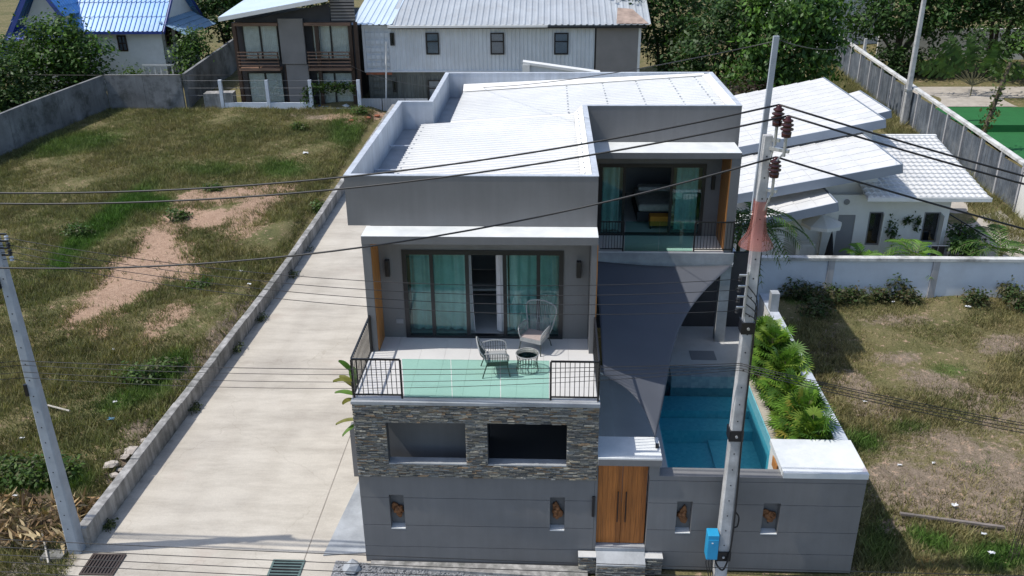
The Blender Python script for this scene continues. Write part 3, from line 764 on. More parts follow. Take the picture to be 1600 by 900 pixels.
# ------------------------------------------------------------------ front garden wall, gate, pool
GW = thing('garden_wall', 'grey panelled street wall with wooden gate, two niches and white cement cap', 'wall', (4.5, 17.1, 0))
NR = [(3.06, 3.42, 1.10, 2.03), (5.07, 5.46, 1.12, 2.02)]
gx0, gx1 = 1.19, 2.36
courses(GW, gx1+.02, 7.33, YF, .2, [0, .54, 1.19, 1.97, 2.61], NR, M['grey'])
BX(gx1+.02, 7.33, YF+.202, YF+.34, 0, 2.60).build('backing_wall', M['grey'], GW)
BX(gx1+.02, 7.33, YF+.0, YF+.34, 2.616, 2.74).build('top_band', M['grey'], GW)
for k, n in enumerate(NR):
    BX(n[0]+.002, n[1]-.002, YF-.005, YF+.2, n[2]-.004, n[2]+.018).build('niche_sill', M['whitecap'], GW)
    BX((n[0]+n[1])/2-.07, (n[0]+n[1])/2+.07, YF+.08, YF+.17, n[3]-.05, n[3]-.002).build('niche_lamp', M['black'], GW)
    ornament(((n[0]+n[1])/2, YF+.17, n[2]+.22), 11+k*4, ['rust brown thin ornament in wall niche between the gate and the blue box', 'rust brown broad ornament in wall niche below the white cap block'][k])
# gate surround
BX(1.125, gx0-.0, YF+.03, YF+.32, 0, 3.05).build('gate_pier', M['grey'], GW)
BX(gx1+.0, 2.60, YF-.003, YF+.6, 2.742, 3.05).build('gate_pier', M['grey'], GW)
BX(1.17, 2.63, YF-.06, 17.85, 3.052, 3.25).build('gate_slab', M['whitecap'], GW)
BX(1.172, 2.628, YF-.072, YF-.061, 3.05, 3.215).build('slab_face', M['grey'], GW)
gz0, gz1 = .66, 3.04
for s, (a, c) in enumerate(((gx0+.01, (gx0+gx1)/2-.004), ((gx0+gx1)/2+.004, gx1-.01))):
    leaf = BX(a, c, YF+.16, YF+.19, gz0, gz1).build('gate_leaf', M['teak'], GW)
    n = 5; w = (c-a)/n
    for k in range(n): BX(a+k*w+.002, a+(k+1)*w-.002, YF+.135, YF+.159, gz0+.01, gz1-.01).build('plank', M['teak'], leaf)
    hx = c-.09 if s == 0 else a+.09
    B().tube([(hx, YF+.07, 1.35), (hx, YF+.07, 2.22)], .014).tube([(hx, YF+.07, 1.42), (hx, YF+.14, 1.42)], .01).tube([(hx, YF+.07, 2.15), (hx, YF+.14, 2.15)], .01).build('handle', M['black'], leaf)
BX(1.07, 1.135, YF-.02, YF+.029, 1.55, 2.12).build('door_phone', M['black'], GW)
BX(gx0-.01, gx1+.01, YF-.05, YF+.3, .56, .655).build('threshold', M['cement'], GW)
BX(1.2, 2.36, 16.62, YF-.06, -.02, .42).build('entry_step', M['cement'], GW)
B().prism([(1.2, 16.60, .42), (2.36, 16.60, .42), (2.36, YF-.06, .54), (1.2, YF-.06, .54)], (0, 0, .03)).build('step_top', M['cement'], GW)
for a, c, s in ((.78, 1.19, 21), (2.37, 2.78, 22)):
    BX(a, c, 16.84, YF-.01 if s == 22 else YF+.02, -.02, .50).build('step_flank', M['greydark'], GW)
    cladding('step_cladding', a, c, .0, .50, 16.84, [], GW, s)
    BX(a-.01, c+.01, 16.79, YF-.012, .502, .525).build('flank_cap', M['terrace'], GW)
cladding('step_cladding', 1.2, 2.36, 0, .42, 16.62, [], GW, 23, .03)
# white cap block at the pool's corner
BX(5.42, 7.35, YF-.01, 18.4, 2.742, 2.885).build('cap_block', M['whitecap'], GW)
BX(5.45, 7.30, 17.4, 18.38, 0, 2.741).build('pump_room', M['white'], GW)
BX(5.40, 5.418, 17.52, 17.95, 2.45, 2.72).build('pump_hatch', M['orangewood'], GW)
# right side wall
SW = thing('side_wall', 'long low white side wall with grey top beside the fan palms', 'wall', (7.25, 22, 0))
BX(7.0, 7.28, 18.41, 27.0, 0, 2.82).build('wall', M['white'], SW)
BX(6.99, 7.30, 18.415, 27.02, 2.822, 2.88).build('wall_cap', M['parapet'], SW)
BX(7.0, 7.25, 27.03, 33.0, 0, 2.3).build('rear_wall_length', M['parapet'], SW)
sf = BX(7.02, 7.27, 25.6, 25.9, 2.882, 3.5).build('wall_post', M['cement'], SW)
# terrace + pool basin, below the top of the street wall
PX0, PX1, PY0, PY1, ZW, ZT = 3.15, 6.05, 17.75, 24.2, 1.10, 1.50
BX(PX0-.5, 6.99, 24.5, 27.29, .9, ZT).build('pool_terrace', M['terrace'], kind='structure')
BX(1.18, PX0-.04, 17.62, 24.48, .9, ZT-.003).build('pool_deck', M['tile'], kind='structure')
BX(1.18, 1.80, 18.6, 23.3, ZT-.002, ZT+.42).build('deck_plinth', M['white'], kind='structure')
BX(4.55, 5.35, 24.9, 25.5, ZT+.001, ZT+.012).build('door_mat', M['doorgrey'], None, label='grey door mat on the pool terrace by the column', cat='mat')
PO = thing('swimming_pool', 'blue mosaic swimming pool with raised tiled ledge behind the grey street wall', 'pool', (4.6, 21, -.2))
BX(PX0, PX1, PY0, PY1, -.02, .12).build('pool_floor', M['pooltile'], PO)
BX(PX0-.02, PX0, PY0, PY1, .12, 1.42).build('pool_wall', M['pooltile'], PO)
BX(PX1, PX1+.02, PY0, PY1, .12, 1.46).build('pool_wall', M['pooltile'], PO)
BX(PX0, PX1, PY0-.018, PY0, .12, 1.46).build('pool_wall', M['pooltile'], PO)
BX(PX0, PX1, PY1, PY1+.018, .12, 1.46).build('pool_wall', M['poolface'], PO)
BX(PX0+.65, PX1+.14, 23.85, 24.48, .4, ZT-.006).build('raised_ledge', M['poolface'], PO)
BX(PX0+.002, PX1-.002, 23.0, 23.84, .12, .80).build('pool_step', M['pooltile'], PO)
BX(PX0+.002, PX1-.002, 22.3, 22.99, .12, .55).build('pool_step', M['pooltile'], PO)
BX(4.75, PX1-.002, PY0, 22.29, .12, .24).build('pool_bench', M['pooltile'], PO)
B().poly([(PX0+.001, PY0+.001, ZW), (PX1-.001, PY0+.001, ZW), (PX1-.001, PY1-.001, ZW), (PX0+.001, PY1-.001, ZW)]).build('pool_water', M['water'], PO)
BX(PX0-.04, PX1+.02, 17.40, PY0-.02, .9, 1.47).build('pool_edge', M['cement'], PO)
BX(PX1+.022, PX1+.3, 18.42, 24.48, .9, 1.5).build('coping', M['coping'], PO)
BX(PX1+.31, 6.99, 18.42, 26.9, .9, 1.44).build('planter_soil', M['soil'], kind='structure')

# ------------------------------------------------------------------ shade sail
C00, C10, C01, C11 = np.array([1.25, 26.05, 4.40]), np.array([5.78, 26.0, 4.30]), np.array([1.34, 18.75, 4.42]), np.array([2.52, 17.6, 3.36])
sb = B(); n = 28
for j in range(n+1):
    for i in range(n+1):
        u, v = i/n, j/n
        # edges pulled inwards as on a tensioned sail
        uu = u+.045*math.sin(math.pi*v)*(1-u)-.20*math.sin(math.pi*v)*u
        vv = v+.03*math.sin(math.pi*u)*(1-v)-.07*math.sin(math.pi*u)*v
        p = C00*(1-uu)*(1-vv)+C10*uu*(1-vv)+C01*(1-uu)*vv+C11*uu*vv
        sb.v.append(tuple(p))
for j in range(n):
    for i in range(n):
        q = j*(n+1)+i; sb.f.append((q, q+1, q+n+2, q+n+1))
SL = thing('shade_sail', 'charcoal four-cornered shade sail stretched over the pool deck', 'shade sail', (2.5, 21, 3))
so_ = sb.build('sail_cloth', M['sail'], SL, True)
md = so_.modifiers.new('th', 'SOLIDIFY'); md.thickness = .008
for a, c in ((C00, (1.13, 26.12, 4.42)), (C10, (5.83, 26.12, 4.34)), (C01, (1.18, 18.55, 4.63)), (C11, (2.56, 17.45, 3.24))):
    B().tube([a, c], .012).build('corner_strap', M['steel'], SL)
BX(2.52, 2.6, 17.38, 17.46, 3.252, 3.34).build('anchor_plate', M['black'], SL)

# ------------------------------------------------------------------ balcony furniture
def arc(pts, n=8):
    "smooth curve through points (Catmull-Rom)"
    P = [np.array(p, float) for p in pts]; P = [2*P[0]-P[1]]+P+[2*P[-1]-P[-2]]; out = []
    for i in range(1, len(P)-2):
        for k in range(n):
            t = k/n; a, b_, c, d = P[i-1], P[i], P[i+1], P[i+2]
            out.append(.5*((2*b_)+(-a+c)*t+(2*a-5*b_+4*c-d)*t*t+(-a+3*b_-3*c+d)*t**3))
    out.append(P[-2]); return out
def armchair(loc, rz, label, back_h, flare, frame, weave, seatm):
    "woven armchair, facing local -Y"
    t = local('wicker_armchair', label, 'chair', loc, rz, 'wicker armchairs on the balcony')
    B().box(-.27, .27, -.27, .22, .385, .425).build('seat', seatm, t, bevel=.02)
    hb = back_h; fl = flare
    outer = arc([(-.30, .22, .40), (-.31-fl*.4, .30, .62), (-.30-fl, .38, hb-.12), (-.16, .42, hb), (.16, .42, hb), (.30+fl, .38, hb-.12), (.31+fl*.4, .30, .62), (.30, .22, .40)], 6)
    B().tube(outer, .017).build('back_frame', frame, t)
    rods = B(); nr = 17
    for k in range(nr):
        u = -1+2*(k+.5)/nr
        top = min(outer, key=lambda p: abs(p[0]-u*(.27+fl))+(0 if p[2] > hb-.3 else 9))
        rods.tube([(u*.25, .225, .42), ((u*.25+top[0])/2, .36, (.42+top[2])/2), top], .0075, 4)
    for zz in (.55, .72):
        rods.tube(arc([(-.30-fl*.5, .30+(zz-.55)*.3, zz), (0, .37, zz), (.30+fl*.5, .30+(zz-.55)*.3, zz)], 5), .007, 4)
    rods.build('back_weave', weave, t)
    for s in (-1, 1):
        arm = B().tube(arc([(s*.30, .27, .64), (s*.345, .05, .66), (s*.34, -.2, .64), (s*.31, -.29, .56), (s*.28, -.28, .41)], 5), .016)
        arm.build('armrest', frame, t)
        w = B()
        for k in range(9):
            y = .2-.46*k/8; w.tube([(s*.275, y, .42), (s*.335, y*.98, .645)], .0065, 4)
        w.tube([(s*.30, .24, .53), (s*.31, -.27, .52)], .0065, 4)
        w.build('arm_weave', weave, t)
        B().tube([(s*.25, -.24, .39), (s*.30, -.32, 0)], .014).build('leg', M['darkrattan'], t)
        B().tube([(s*.25, .2, .39), (s*.30, .33, 0)], .014).build('leg', M['darkrattan'], t)
    skirt = B().box(-.28, .28, -.285, -.271, .30, .40).box(-.285, -.271, -.27, .22, .30, .40).box(.271, .285, -.27, .22, .30, .40)
    skirt.build('seat_skirt', weave, t)
    return t
p1 = at(774, 583, Z=ZB); armchair((p1[0], p1[1]+.08, ZB), math.radians(98), 'low-backed grey green woven armchair turned sideways on the balcony', .86, .04, M['rattan'], M['darkrattan'], M['rattan'])
p2 = at(836, 545, Z=ZB); armchair((p2[0], p2[1], ZB), math.radians(-24), 'high-backed pale grey wicker armchair with brown seat in front of the balcony glass', 1.14, .10, M['rattan'], M['rattan'], M['seatpink'])
p3 = at(824, 578, Z=ZB)
tb = local('side_table', 'round wire drum side table with glass top between the two armchairs', 'table', (p3[0], p3[1], ZB))
B().lathe([(.25, .44), (.27, .445), (.27, .46), (.25, .465)], (0, 0, 0), 24).build('table_top', M['glassclear'], tb)
hoop = B()
def circ(r, z, n=24): return [(r*math.cos(2*math.pi*k/n), r*math.sin(2*math.pi*k/n), z) for k in range(n+1)]
hoop.tube(circ(.27, .45), .014, 6); hoop.tube(circ(.235, .16), .008, 5); hoop.tube(circ(.26, .02), .012, 6); hoop.build('hoop', M['rattan'], tb)
for k in range(22):
    a = 2*math.pi*k/22; c, s = math.cos(a), math.sin(a)
    B().tube([(.262*c, .262*s, .44), (.232*c, .232*s, .24), (.258*c, .258*s, .02)], .007, 4).build('wire', M['darkrattan'], tb)

# ------------------------------------------------------------------ utility poles
def pole(name, label, x, y, z0, z1, w0, w1, mat, holes=True):
    t = thing(name, label, 'utility pole', (x, y, z0))
    b = B(); c = .22
    for z, w in ((z0-.5, w0), (z1, w1)):
        h = w/2; k = h*(1-c)
        b.v += [(x+sx, y+sy, z) for sx, sy in ((-h, -k), (-k, -h), (k, -h), (h, -k), (h, k), (k, h), (-k, h), (-h, k))]
    b.f += [(i, (i+1) % 8, 8+(i+1) % 8, 8+i) for i in range(8)]+[tuple(range(8, 16)), tuple(range(8))[::-1]]
    b.build('shaft', mat, t)
    if holes:
        hb = B(); z = z0+.8
        while z < z1-.2:
            w = w0+(w1-w0)*(z-z0)/(z1-z0); hb.tube([(x, y-w/2-.001, z), (x, y-w/2+.02, z)], .018, 6); z += .42
        hb.build('bolt_holes', M['black'], t, kind='stuff')
    return t
RX, RY = 4.12, 16.62
RP = pole('utility_pole', 'tall concrete pole with brown insulators standing before the grey street wall', RX, RY, 0, 10.85, .30, .17, M['concrete'])
# steel extension mast
B().prism([(RX-.13, RY+.11, 9.3), (RX-.03, RY+.11, 9.3), (RX-.03, RY+.19, 9.3), (RX-.13, RY+.19, 9.3)], (0.07, 0, 3.35)).build('extension_mast', M['polebluish'], RP)
INS = [(.22, -.10, 10.90), (.36, -.30, 10.74), (.26, -.15, 9.92)]
insul = []
for k, (dx, dy, z) in enumerate(INS):
    x, y = RX+dx-.1, RY+dy
    prof = [(.03, 0), (.07, .02), (.075, .14), (.05, .17), (.095, .2), (.10, .23), (.05, .27), (.09, .31), (.095, .335), (.045, .37), (.08, .42), (.08, .445), (.04, .48), (.045, .53), (.03, .55)]
    B().lathe([(a*1.25, .14+c*.745) for a, c in prof], (x, y, z), 16).build('insulator', M['porcelain'], RP, smooth=True)
    B().tube([(x, y, z-.22), (x, y, z+.16)], .03, 8).build('insulator_pin', M['steel'], RP)
    insul.append((x, y, z+.55))
for k, (dx, dy, z) in enumerate(INS):
    x, y = RX+dx-.1, RY+dy
    br_ = B().obox(((RX+x)/2+.02, (RY+y)/2, z-.12), ((x-RX)/2+.06, (y-RY)/2-.02, 0), (.02, .03, 0), (0, 0, .03))
    br_.tube([(RX+.06, RY-.1, z-.55), (x, y, z-.14)], .02, 6); br_.build('bracket', M['steel'], RP)
# clear red animal guard, flared at the foot
gd = B(); prof = [(.135, .95), (.14, .62), (.16, .42), (.20, .27), (.27, .14), (.325, .05), (.345, 0)]
for r_, z_ in prof: gd.v += [(RX+r_*math.cos(k*math.pi/16), RY+r_*math.sin(k*math.pi/16), 8.62+z_) for k in range(32)]
for i_ in range(len(prof)-1): gd.f += [(i_*32+k, (i_+1)*32+k, (i_+1)*32+(k+1) % 32, i_*32+(k+1) % 32) for k in range(32)]
gd.build('animal_guard', M['redplastic'], RP, smooth=True)
# spool rack
RKZ = [7.92, 7.68, 7.45, 7.21]
rk = []
for k, z in enumerate(RKZ):
    x = RX-.26; y = RY-.08
    B().lathe([(.035, -.05), (.045, -.03), (.03, 0), (.045, .03), (.035, .05)], (x, y, z), 10).build('spool', M['blackplastic'], RP)
    B().box(x-.02, RX-.08, y-.02, y+.02, z+.07, z+.10).build('rack_arm', M['steel'], RP); rk.append((x, y, z))
B().box(RX-.13, RX-.10, RY-.13, RY-.1, 7.1, 8.1).build('rack_bar', M['steel'], RP)
for z in (6.70, 4.08, .78):
    w = .30-.13*z/10.85; BX(RX-w/2-.03, RX+w/2+.03, RY-w/2-.03, RY+w/2+.03, z, z+.26).build('strap_clamp', M['black'], RP)
    B().lathe([(.03, 0), (.03, .03)], (RX, RY-w/2-.03, z+.13), 8, (0, -1, 0)).build('clamp_bolt', M['steel'], RP)
B().tube(arc([(RX+.12, RY-.16, 6.7), (RX+.12, RY-.17, 4.2), (RX+.15, RY-.18, 2.6), (RX+.14, RY-.2, 1.2), (RX+.02, RY-.26, .62), (RX-.14, RY-.24, .72), (RX-.2, RY-.2, .9)], 6), .022).build('riser_cable', M['blackplastic'], RP)
B().tube(arc([(RX+.18, RY-.1, 2.15), (RX+.27, RY-.1, 2.0), (RX+.26, RY-.1, 1.75), (RX+.17, RY-.1, 1.7)], 6), .018).build('riser_cable', M['blackplastic'], RP)
for dz in (0, .2, .4, .6):
    B().tube(arc([(RX-.1, RY-.16, 7.8-dz), (RX+.10, RY-.2, 7.5-dz*.7), (RX+.12, RY-.19, 6.9)], 5), .012, 5).build('jumper_wire', M['blackplastic'], RP)
mb = thing('meter_box', 'bright blue electricity meter box strapped to the tall concrete pole', 'meter box', (RX-.3, RY-.15, 1.1))
BX(RX-.42, RX-.16, RY-.3, RY-.02, .92, 1.62).build('housing', M['meterblue'], mb, bevel=.015)
BX(RX-.405, RX-.175, RY-.312, RY-.301, .96, 1.5).build('door', M['meterblue'], mb)
BX(RX-.33, RX-.29, RY-.318, RY-.3125, 1.40, 1.425).build('nameplate', M['white'], mb)
for k in range(3):
    B().tube(arc([(RX-.36+.07*k, RY-.15, .93), (RX-.38+.06*k, RY-.16, .7), (RX-.28+.05*k, RY-.12, .3), (RX-.2, RY-.1, -.02)], 5), .012, 5).build('lead_wire', M['blackplastic'], mb)
LX, LY = -11.83, 17.25
LP = pole('utility_pole', 'shorter blue grey concrete pole at the end of the kerb wall', LX, LY, 0, 8.72, .34, .16, M['polebluish'])
lk = []
for k, z in enumerate((8.46, 8.30, 8.14, 7.98)):
    x = LX+.28; y = LY-.05
    B().lathe([(.035, -.05), (.05, -.03), (.03, 0), (.05, .03), (.035, .05)], (x, y, z), 10).build('spool', M['steel'] if k in (0, 3) else M['blackplastic'], LP)
    B().box(LX+.06, x+.02, y-.02, y+.02, z+.07, z+.10).build('rack_arm', M['black'], LP); lk.append((x, y, z))
for z in (7.3, 4.6): BX(LX-.16, LX-.09, LY-.16, LY-.08, z, z+.3).build('cable_clamp', M['black'], LP)
BX(LX-.72, LX-.18, LY-.45, LY-.1, 0.0, .12).build('foot_block', M['kerb'], LP)

# ------------------------------------------------------------------ overhead lines
def parab(p, q, sag, n=26):
    p, q = np.array(p, float), np.array(q, float)
    return [p+(q-p)*t-np.array([0, 0, 4*sag*t*(1-t)]) for t in np.linspace(0, 1, n)]
def cable(pts, r, label, group=None, name='overhead_cable'):
    B().tube(pts, r, 6, cap=True).build(name, M['blackplastic'], None, True, label, 'cable', group)
def k_curve(p, xend, yend, xm, k):
    "conductor z = zmin + k (x-xm)^2 through p"
    zmin = p[2]-k*(p[0]-xm)**2
    return [(x, p[1]+(yend-p[1])*(x-p[0])/(xend-p[0]), zmin+k*(x-xm)**2) for x in np.linspace(p[0], xend, 48)]
hvl = 'thick black high-voltage line from a brown insulator, hanging over the overgrown field'
hvr = 'thick black high-voltage line from a brown insulator, running on past the white neighbour house'
for i_, p in enumerate(insul):
    lab = ['from the topmost brown insulator', 'from the outermost brown insulator', 'from the lowest brown insulator'][i_]
    cable(k_curve(p, -30, 17.6, -11.6, .0077 if i_ < 2 else .0104), .019, 'thick black high-voltage line '+lab+' hanging over the overgrown field', 'high-voltage lines to one side of the pole')
    cable(k_curve(p, 36, 14.0, 40, .0041), .020, 'thick black high-voltage line '+lab+' running on past the white bungalow', 'high-voltage lines to the other side of the pole')
ORD = ['topmost', 'second', 'third', 'lowest']
for i_, (a, c) in enumerate(zip(rk, lk)):
    cable(parab(a, c, .52), .007, 'thin black low-voltage wire between the spool racks, '+ORD[i_]+' of four', 'low-voltage wires between the two poles')
    cable(parab(c, (-40, 17.9, c[2]+.2), 1.0), .007, 'thin black wire leaving the shorter pole away from the house, '+ORD[i_]+' of four', 'low-voltage wires beyond the shorter pole')
cz = 6.0
for k in range(4):
    dz = (.12, -.02, -.24, -.42)[k]
    a = np.array((RX-.1, RY-.17, cz+dz*.3)); c = np.array((LX-.05, LY-.18, 5.45+dz*.8))
    cable(parab(a, c, .18+.06*k), .006 if k else .008, 'slack telephone cable strung below the racks between both poles, '+ORD[k]+' of four', 'telephone cables between the two poles')
    cable(parab(c, (-40, 17.5, 5.2+dz), .8), .006, 'slack telephone cable beyond the shorter pole, '+ORD[k]+' of four', 'telephone cables beyond the shorter pole')
    cable(parab(a, (38, 13.5, 5.4+dz), 1.7), .008, 'slack telephone cable running past the vacant lot, '+ORD[k]+' of four', 'telephone cables past the vacant lot')
# lines on the near side of the road
for k, (ya_, yb_) in enumerate(((846, 900), (857, 912), (868, 922), (878, 930), (893, 940))):
    a, c = at(-250, ya_-16, Y=9.5), at(1900, yb_+6, Y=9.5)
    cable(parab(a, c, .10+.03*k), .0055, 'thin cable on the street side above the driveway mouth, '+['topmost', 'second', 'third', 'fourth', 'lowest'][k]+' of five', 'cables on the street side')
# service wire over the roof to the small rear pole
BP = at(1203, 62, Y=16.75)
cable(parab((RX-.03, RY+.15, 12.55), (-13.8, 60.5, 4.6), 1.2), .012, 'single service wire from the mast over the white roof to the container building', None)
cable(parab((RX-.03, RY+.15, 12.6), (23.2, 66, 7.0), 1.0), .010, 'single service wire from the mast to the pole by the corrugated fence', None)
cable(parab((-60, 58, 4.9), (-20.9, 60.2, 3.9), .2), .02, 'pale grey wire hanging in front of the weathered field wall', None)

# ------------------------------------------------------------------ foliage tools
def foliage(name, C, Nn, size, cols, parent, mat, seed, aspect=.55, kind=None, label=None, cat=None, droop=.0):
    "leaf quads: centres C, normals Nn, per-leaf colour"
    rs = np.random.default_rng(seed); n = len(C)
    t = rs.normal(size=(n, 3)); t -= (t*Nn).sum(1)[:, None]*Nn; t /= np.linalg.norm(t, axis=1)[:, None]+1e-9
    t[:, 2] -= droop; t /= np.linalg.norm(t, axis=1)[:, None]
    s = np.cross(Nn, t); s /= np.linalg.norm(s, axis=1)[:, None]+1e-9
    L_ = size*rs.uniform(.6, 1.3, n)[:, None]; Wd = L_*aspect*.5
    V = np.stack([C-t*L_*.5, C+s*Wd-t*L_*.05, C+t*L_*.5, C-s*Wd-t*L_*.05], 1).reshape(-1, 3)
    return rawmesh(name, V, np.arange(4*n).reshape(-1, 4), np.repeat(cols, 4, 0), parent, mat, kind, label, cat)
def rawmesh(name, V, Fq, cols, parent, mat, kind=None, label=None, cat=None):
    org = ORG[parent.name] if parent is not None else np.zeros(3)
    V = V-org; k = Fq.shape[1]
    m = bpy.data.meshes.new(name)
    m.vertices.add(len(V)); m.vertices.foreach_set('co', V.astype(np.float32).ravel())
    m.loops.add(Fq.size); m.loops.foreach_set('vertex_index', Fq.astype(np.int32).ravel())
    m.polygons.add(len(Fq)); m.polygons.foreach_set('loop_start', np.arange(0, Fq.size, k, dtype=np.int32))
    m.update(calc_edges=True)
    a = m.attributes.new('col', 'FLOAT_COLOR', 'POINT')
    a.data.foreach_set('color', np.concatenate([cols, np.ones((len(cols), 1))], 1).astype(np.float32).ravel())
    m.materials.append(mat)
    o = bpy.data.objects.new(name, m); COL.objects.link(o)
    if parent is not None: o.parent = parent
    ORG[o.name] = org
    return tag(o, label, cat, None, kind)
G1, G2, G3 = (.035, .085, .018), (.06, .13, .025), (.10, .17, .035)
def crown_pts(lobes, n, seed, per=14, spread=.45):
    rs = np.random.default_rng(seed); wts = np.array([l[3]*l[4]*l[5] for l in lobes])**.7; wts /= wts.sum()
    nc = max(4, n//per); ids = rs.choice(len(lobes), nc, p=wts); Ls = np.array(lobes)[ids]
    d = rs.normal(size=(nc, 3)); d /= np.linalg.norm(d, axis=1)[:, None]
    r = rs.uniform(.45, 1.0, nc)**.6*(1+.18*np.sin(d[:, 0]*5+seed)*np.cos(d[:, 2]*6))
    cc = Ls[:, :3]+d*r[:, None]*Ls[:, 3:]
    C = np.repeat(cc, per, 0); dd = np.repeat(d, per, 0)
    C = C+rs.normal(size=C.shape)*spread*np.array([1, 1, .6])
    Nn = dd*.5+np.array([0, 0, .75])+rs.normal(size=C.shape)*.45; Nn /= np.linalg.norm(Nn, axis=1)[:, None]
    return C, Nn, rs, nc, per
def tree(label, base, lobes, n, size, pal, seed, trunk_r=.16, group=None, name='tree', trunks=1, spread=.4, per=14, aspect=.5, droop=.25):
    base = np.array(base, float); t = thing(name, label, 'tree' if name == 'tree' else 'shrub', base, group)
    lobes = [tuple(base+np.array(l[:3]))+tuple(l[3:]) for l in lobes]
    b = B(); rs = random.Random(seed)
    for l in lobes:
        tip = np.array(l[:3]); m1 = base+(tip-base)*.45+np.array([rs.uniform(-.2, .2), rs.uniform(-.2, .2), .1])
        m1[0] = base[0]+(tip[0]-base[0])*.25; m1[1] = base[1]+(tip[1]-base[1])*.25
        b.tube([base-np.array([0, 0, .1]), m1, tip], trunk_r, 7, trunk_r*.25)
    b.build('trunk', M['bark'], t, True)
    C, Nn, r2, nc, per = crown_pts(lobes, n, seed, per, spread)
    pal = np.array(pal); ci = r2.integers(0, len(pal), nc); k = r2.uniform(.7, 1.25, nc)
    cols = np.repeat(pal[ci]*k[:, None], per, 0)*r2.uniform(.8, 1.2, (nc*per, 1))
    foliage('crown', C, Nn, size, cols, t, M['leaf'], seed, aspect, droop=droop)
    return t
def frond(b_pts, start, az, L_, rise, droop, nleaf, ll, lw, rs, cols, pal, vee=.35):
    "feather palm leaf: leaflets along an arching rib; returns quads"
    d = np.array([math.cos(az), math.sin(az), 0]); sd = np.array([-d[1], d[0], 0]); V = []
    rib = []
    for k in range(nleaf+1):
        t = k/nleaf; rib.append(np.array(start)+d*L_*t*(1-.15*t)+np.array([0, 0, rise*t-droop*t*t]))
    for k in range(2, nleaf):
        p = rib[k]; tg = rib[k+1]-rib[k-1]; tg /= np.linalg.norm(tg); t = k/nleaf
        l = ll*math.sin(math.pi*min(.95, .15+.8*t))**.7
        for s in (-1, 1):
            dr = sd*s*.85+tg*.55+np.array([0, 0, vee-.9*t*.6+rs.uniform(-.1, .1)]); dr /= np.linalg.norm(dr)
            w = tg*lw
            tip = p+dr*l+np.array([0, 0, -l*.18])
            V += [p-w*.5, p+w*.5, (p+tip)/2+w*.6+np.array([0, 0, .03]), tip]
            c = np.array(pal[rs.integers(0, len(pal))])*rs.uniform(.75, 1.2); cols += [c]*4
    b_pts += V; return rib
def palm(label, base, h, nfr, L_, rise, droop, pal, seed, ll=.45, lw=.05, name='palm', stems=1, group=None, cat='palm'):
    base = np.array(base, float); t = thing(name, label, cat, base, group); rs = np.random.default_rng(seed)
    V, cols = [], []; b = B()
    for s in range(stems):
        off = np.array([rs.normal()*.18, rs.normal()*.18, 0]) if stems > 1 else np.zeros(3)
        top = base+off+np.array([off[0]*.8, off[1]*.8, h*rs.uniform(.75, 1.1) if stems > 1 else h])
        b.tube([base+off-np.array([0, 0, .1]), top], .06 if stems > 1 else .12, 7, .04 if stems > 1 else .09)
        for k in range(nfr):
            rib = frond(V, top, 2*math.pi*(k+rs.uniform(-.3, .3))/nfr, L_*rs.uniform(.75, 1.1), rise*rs.uniform(.5, 1.3), droop*rs.uniform(.7, 1.2), 16, ll, lw, rs, cols, pal)
            b.tube(rib[::3]+[rib[-1]], .018, 4, .006)
    b.build('stem', M['palmstem'], t)
    rawmesh('fronds', np.array(V), np.arange(len(V)).reshape(-1, 4), np.array(cols), t, M['leaf'])
    return t
def fanpalm(label, base, h, r, nfan, seed, pal, group):
    "lady palm: many stiff fans of narrow leaflets on short stalks"
    base = np.array(base, float); t = thing('fan_palm', label, 'fan palm', base, group); rs = np.random.default_rng(seed)
    V, cols = [], []; b = B()
    for k in range(nfan):
        a = rs.uniform(0, 6.283); el = rs.uniform(.05, 1.3); q = rs.uniform(.55, 1.0)
        d = np.array([math.cos(a)*math.cos(el), math.sin(a)*math.cos(el), math.sin(el)])
        o = base+np.array([0, 0, h*rs.uniform(.15, .75)])
        hub = o+d*np.array([r, r, h*.55])*q
        b.tube([o-np.array([0, 0, h*.15]), (o+hub)/2+np.array([0, 0, .05]), hub], .008, 4)
        c0 = np.array(pal[rs.integers(0, len(pal))])*rs.uniform(.75, 1.2)
        s1 = np.cross(d, [0, 0, 1]); s1 /= np.linalg.norm(s1)+1e-9; upv = np.cross(s1, d)
        nl = 13; L_ = rs.uniform(.30, .46)
        for j in range(nl):
            th = (j/(nl-1)-.5)*3.6
            dr = d*math.cos(th)+s1*math.sin(th)+upv*.12+np.array([0, 0, -.15]); dr /= np.linalg.norm(dr)
            w = np.cross(dr, upv); w = w/(np.linalg.norm(w)+1e-9)*.026
            tip = hub+dr*L_*rs.uniform(.85, 1.1)+np.array([0, 0, -.08]); m_ = hub+dr*L_*.5
            V += [hub, m_-w, tip, m_+w]; cols += [c0*rs.uniform(.85, 1.2)]*4
    for s in range(5):
        p = base+np.array([rs.normal()*.12, rs.normal()*.12, 0]); b.tube([p, p+np.array([rs.normal()*.1, rs.normal()*.1, h*.6])], .018, 5)
    b.build('stem', M['palmstem'], t)
    rawmesh('fronds', np.array(V), np.arange(len(V)).reshape(-1, 4), np.array(cols), t, M['leaf'])
FP = [(.10, .21, .03), (.15, .28, .04), (.25, .36, .06), (.06, .13, .025)]
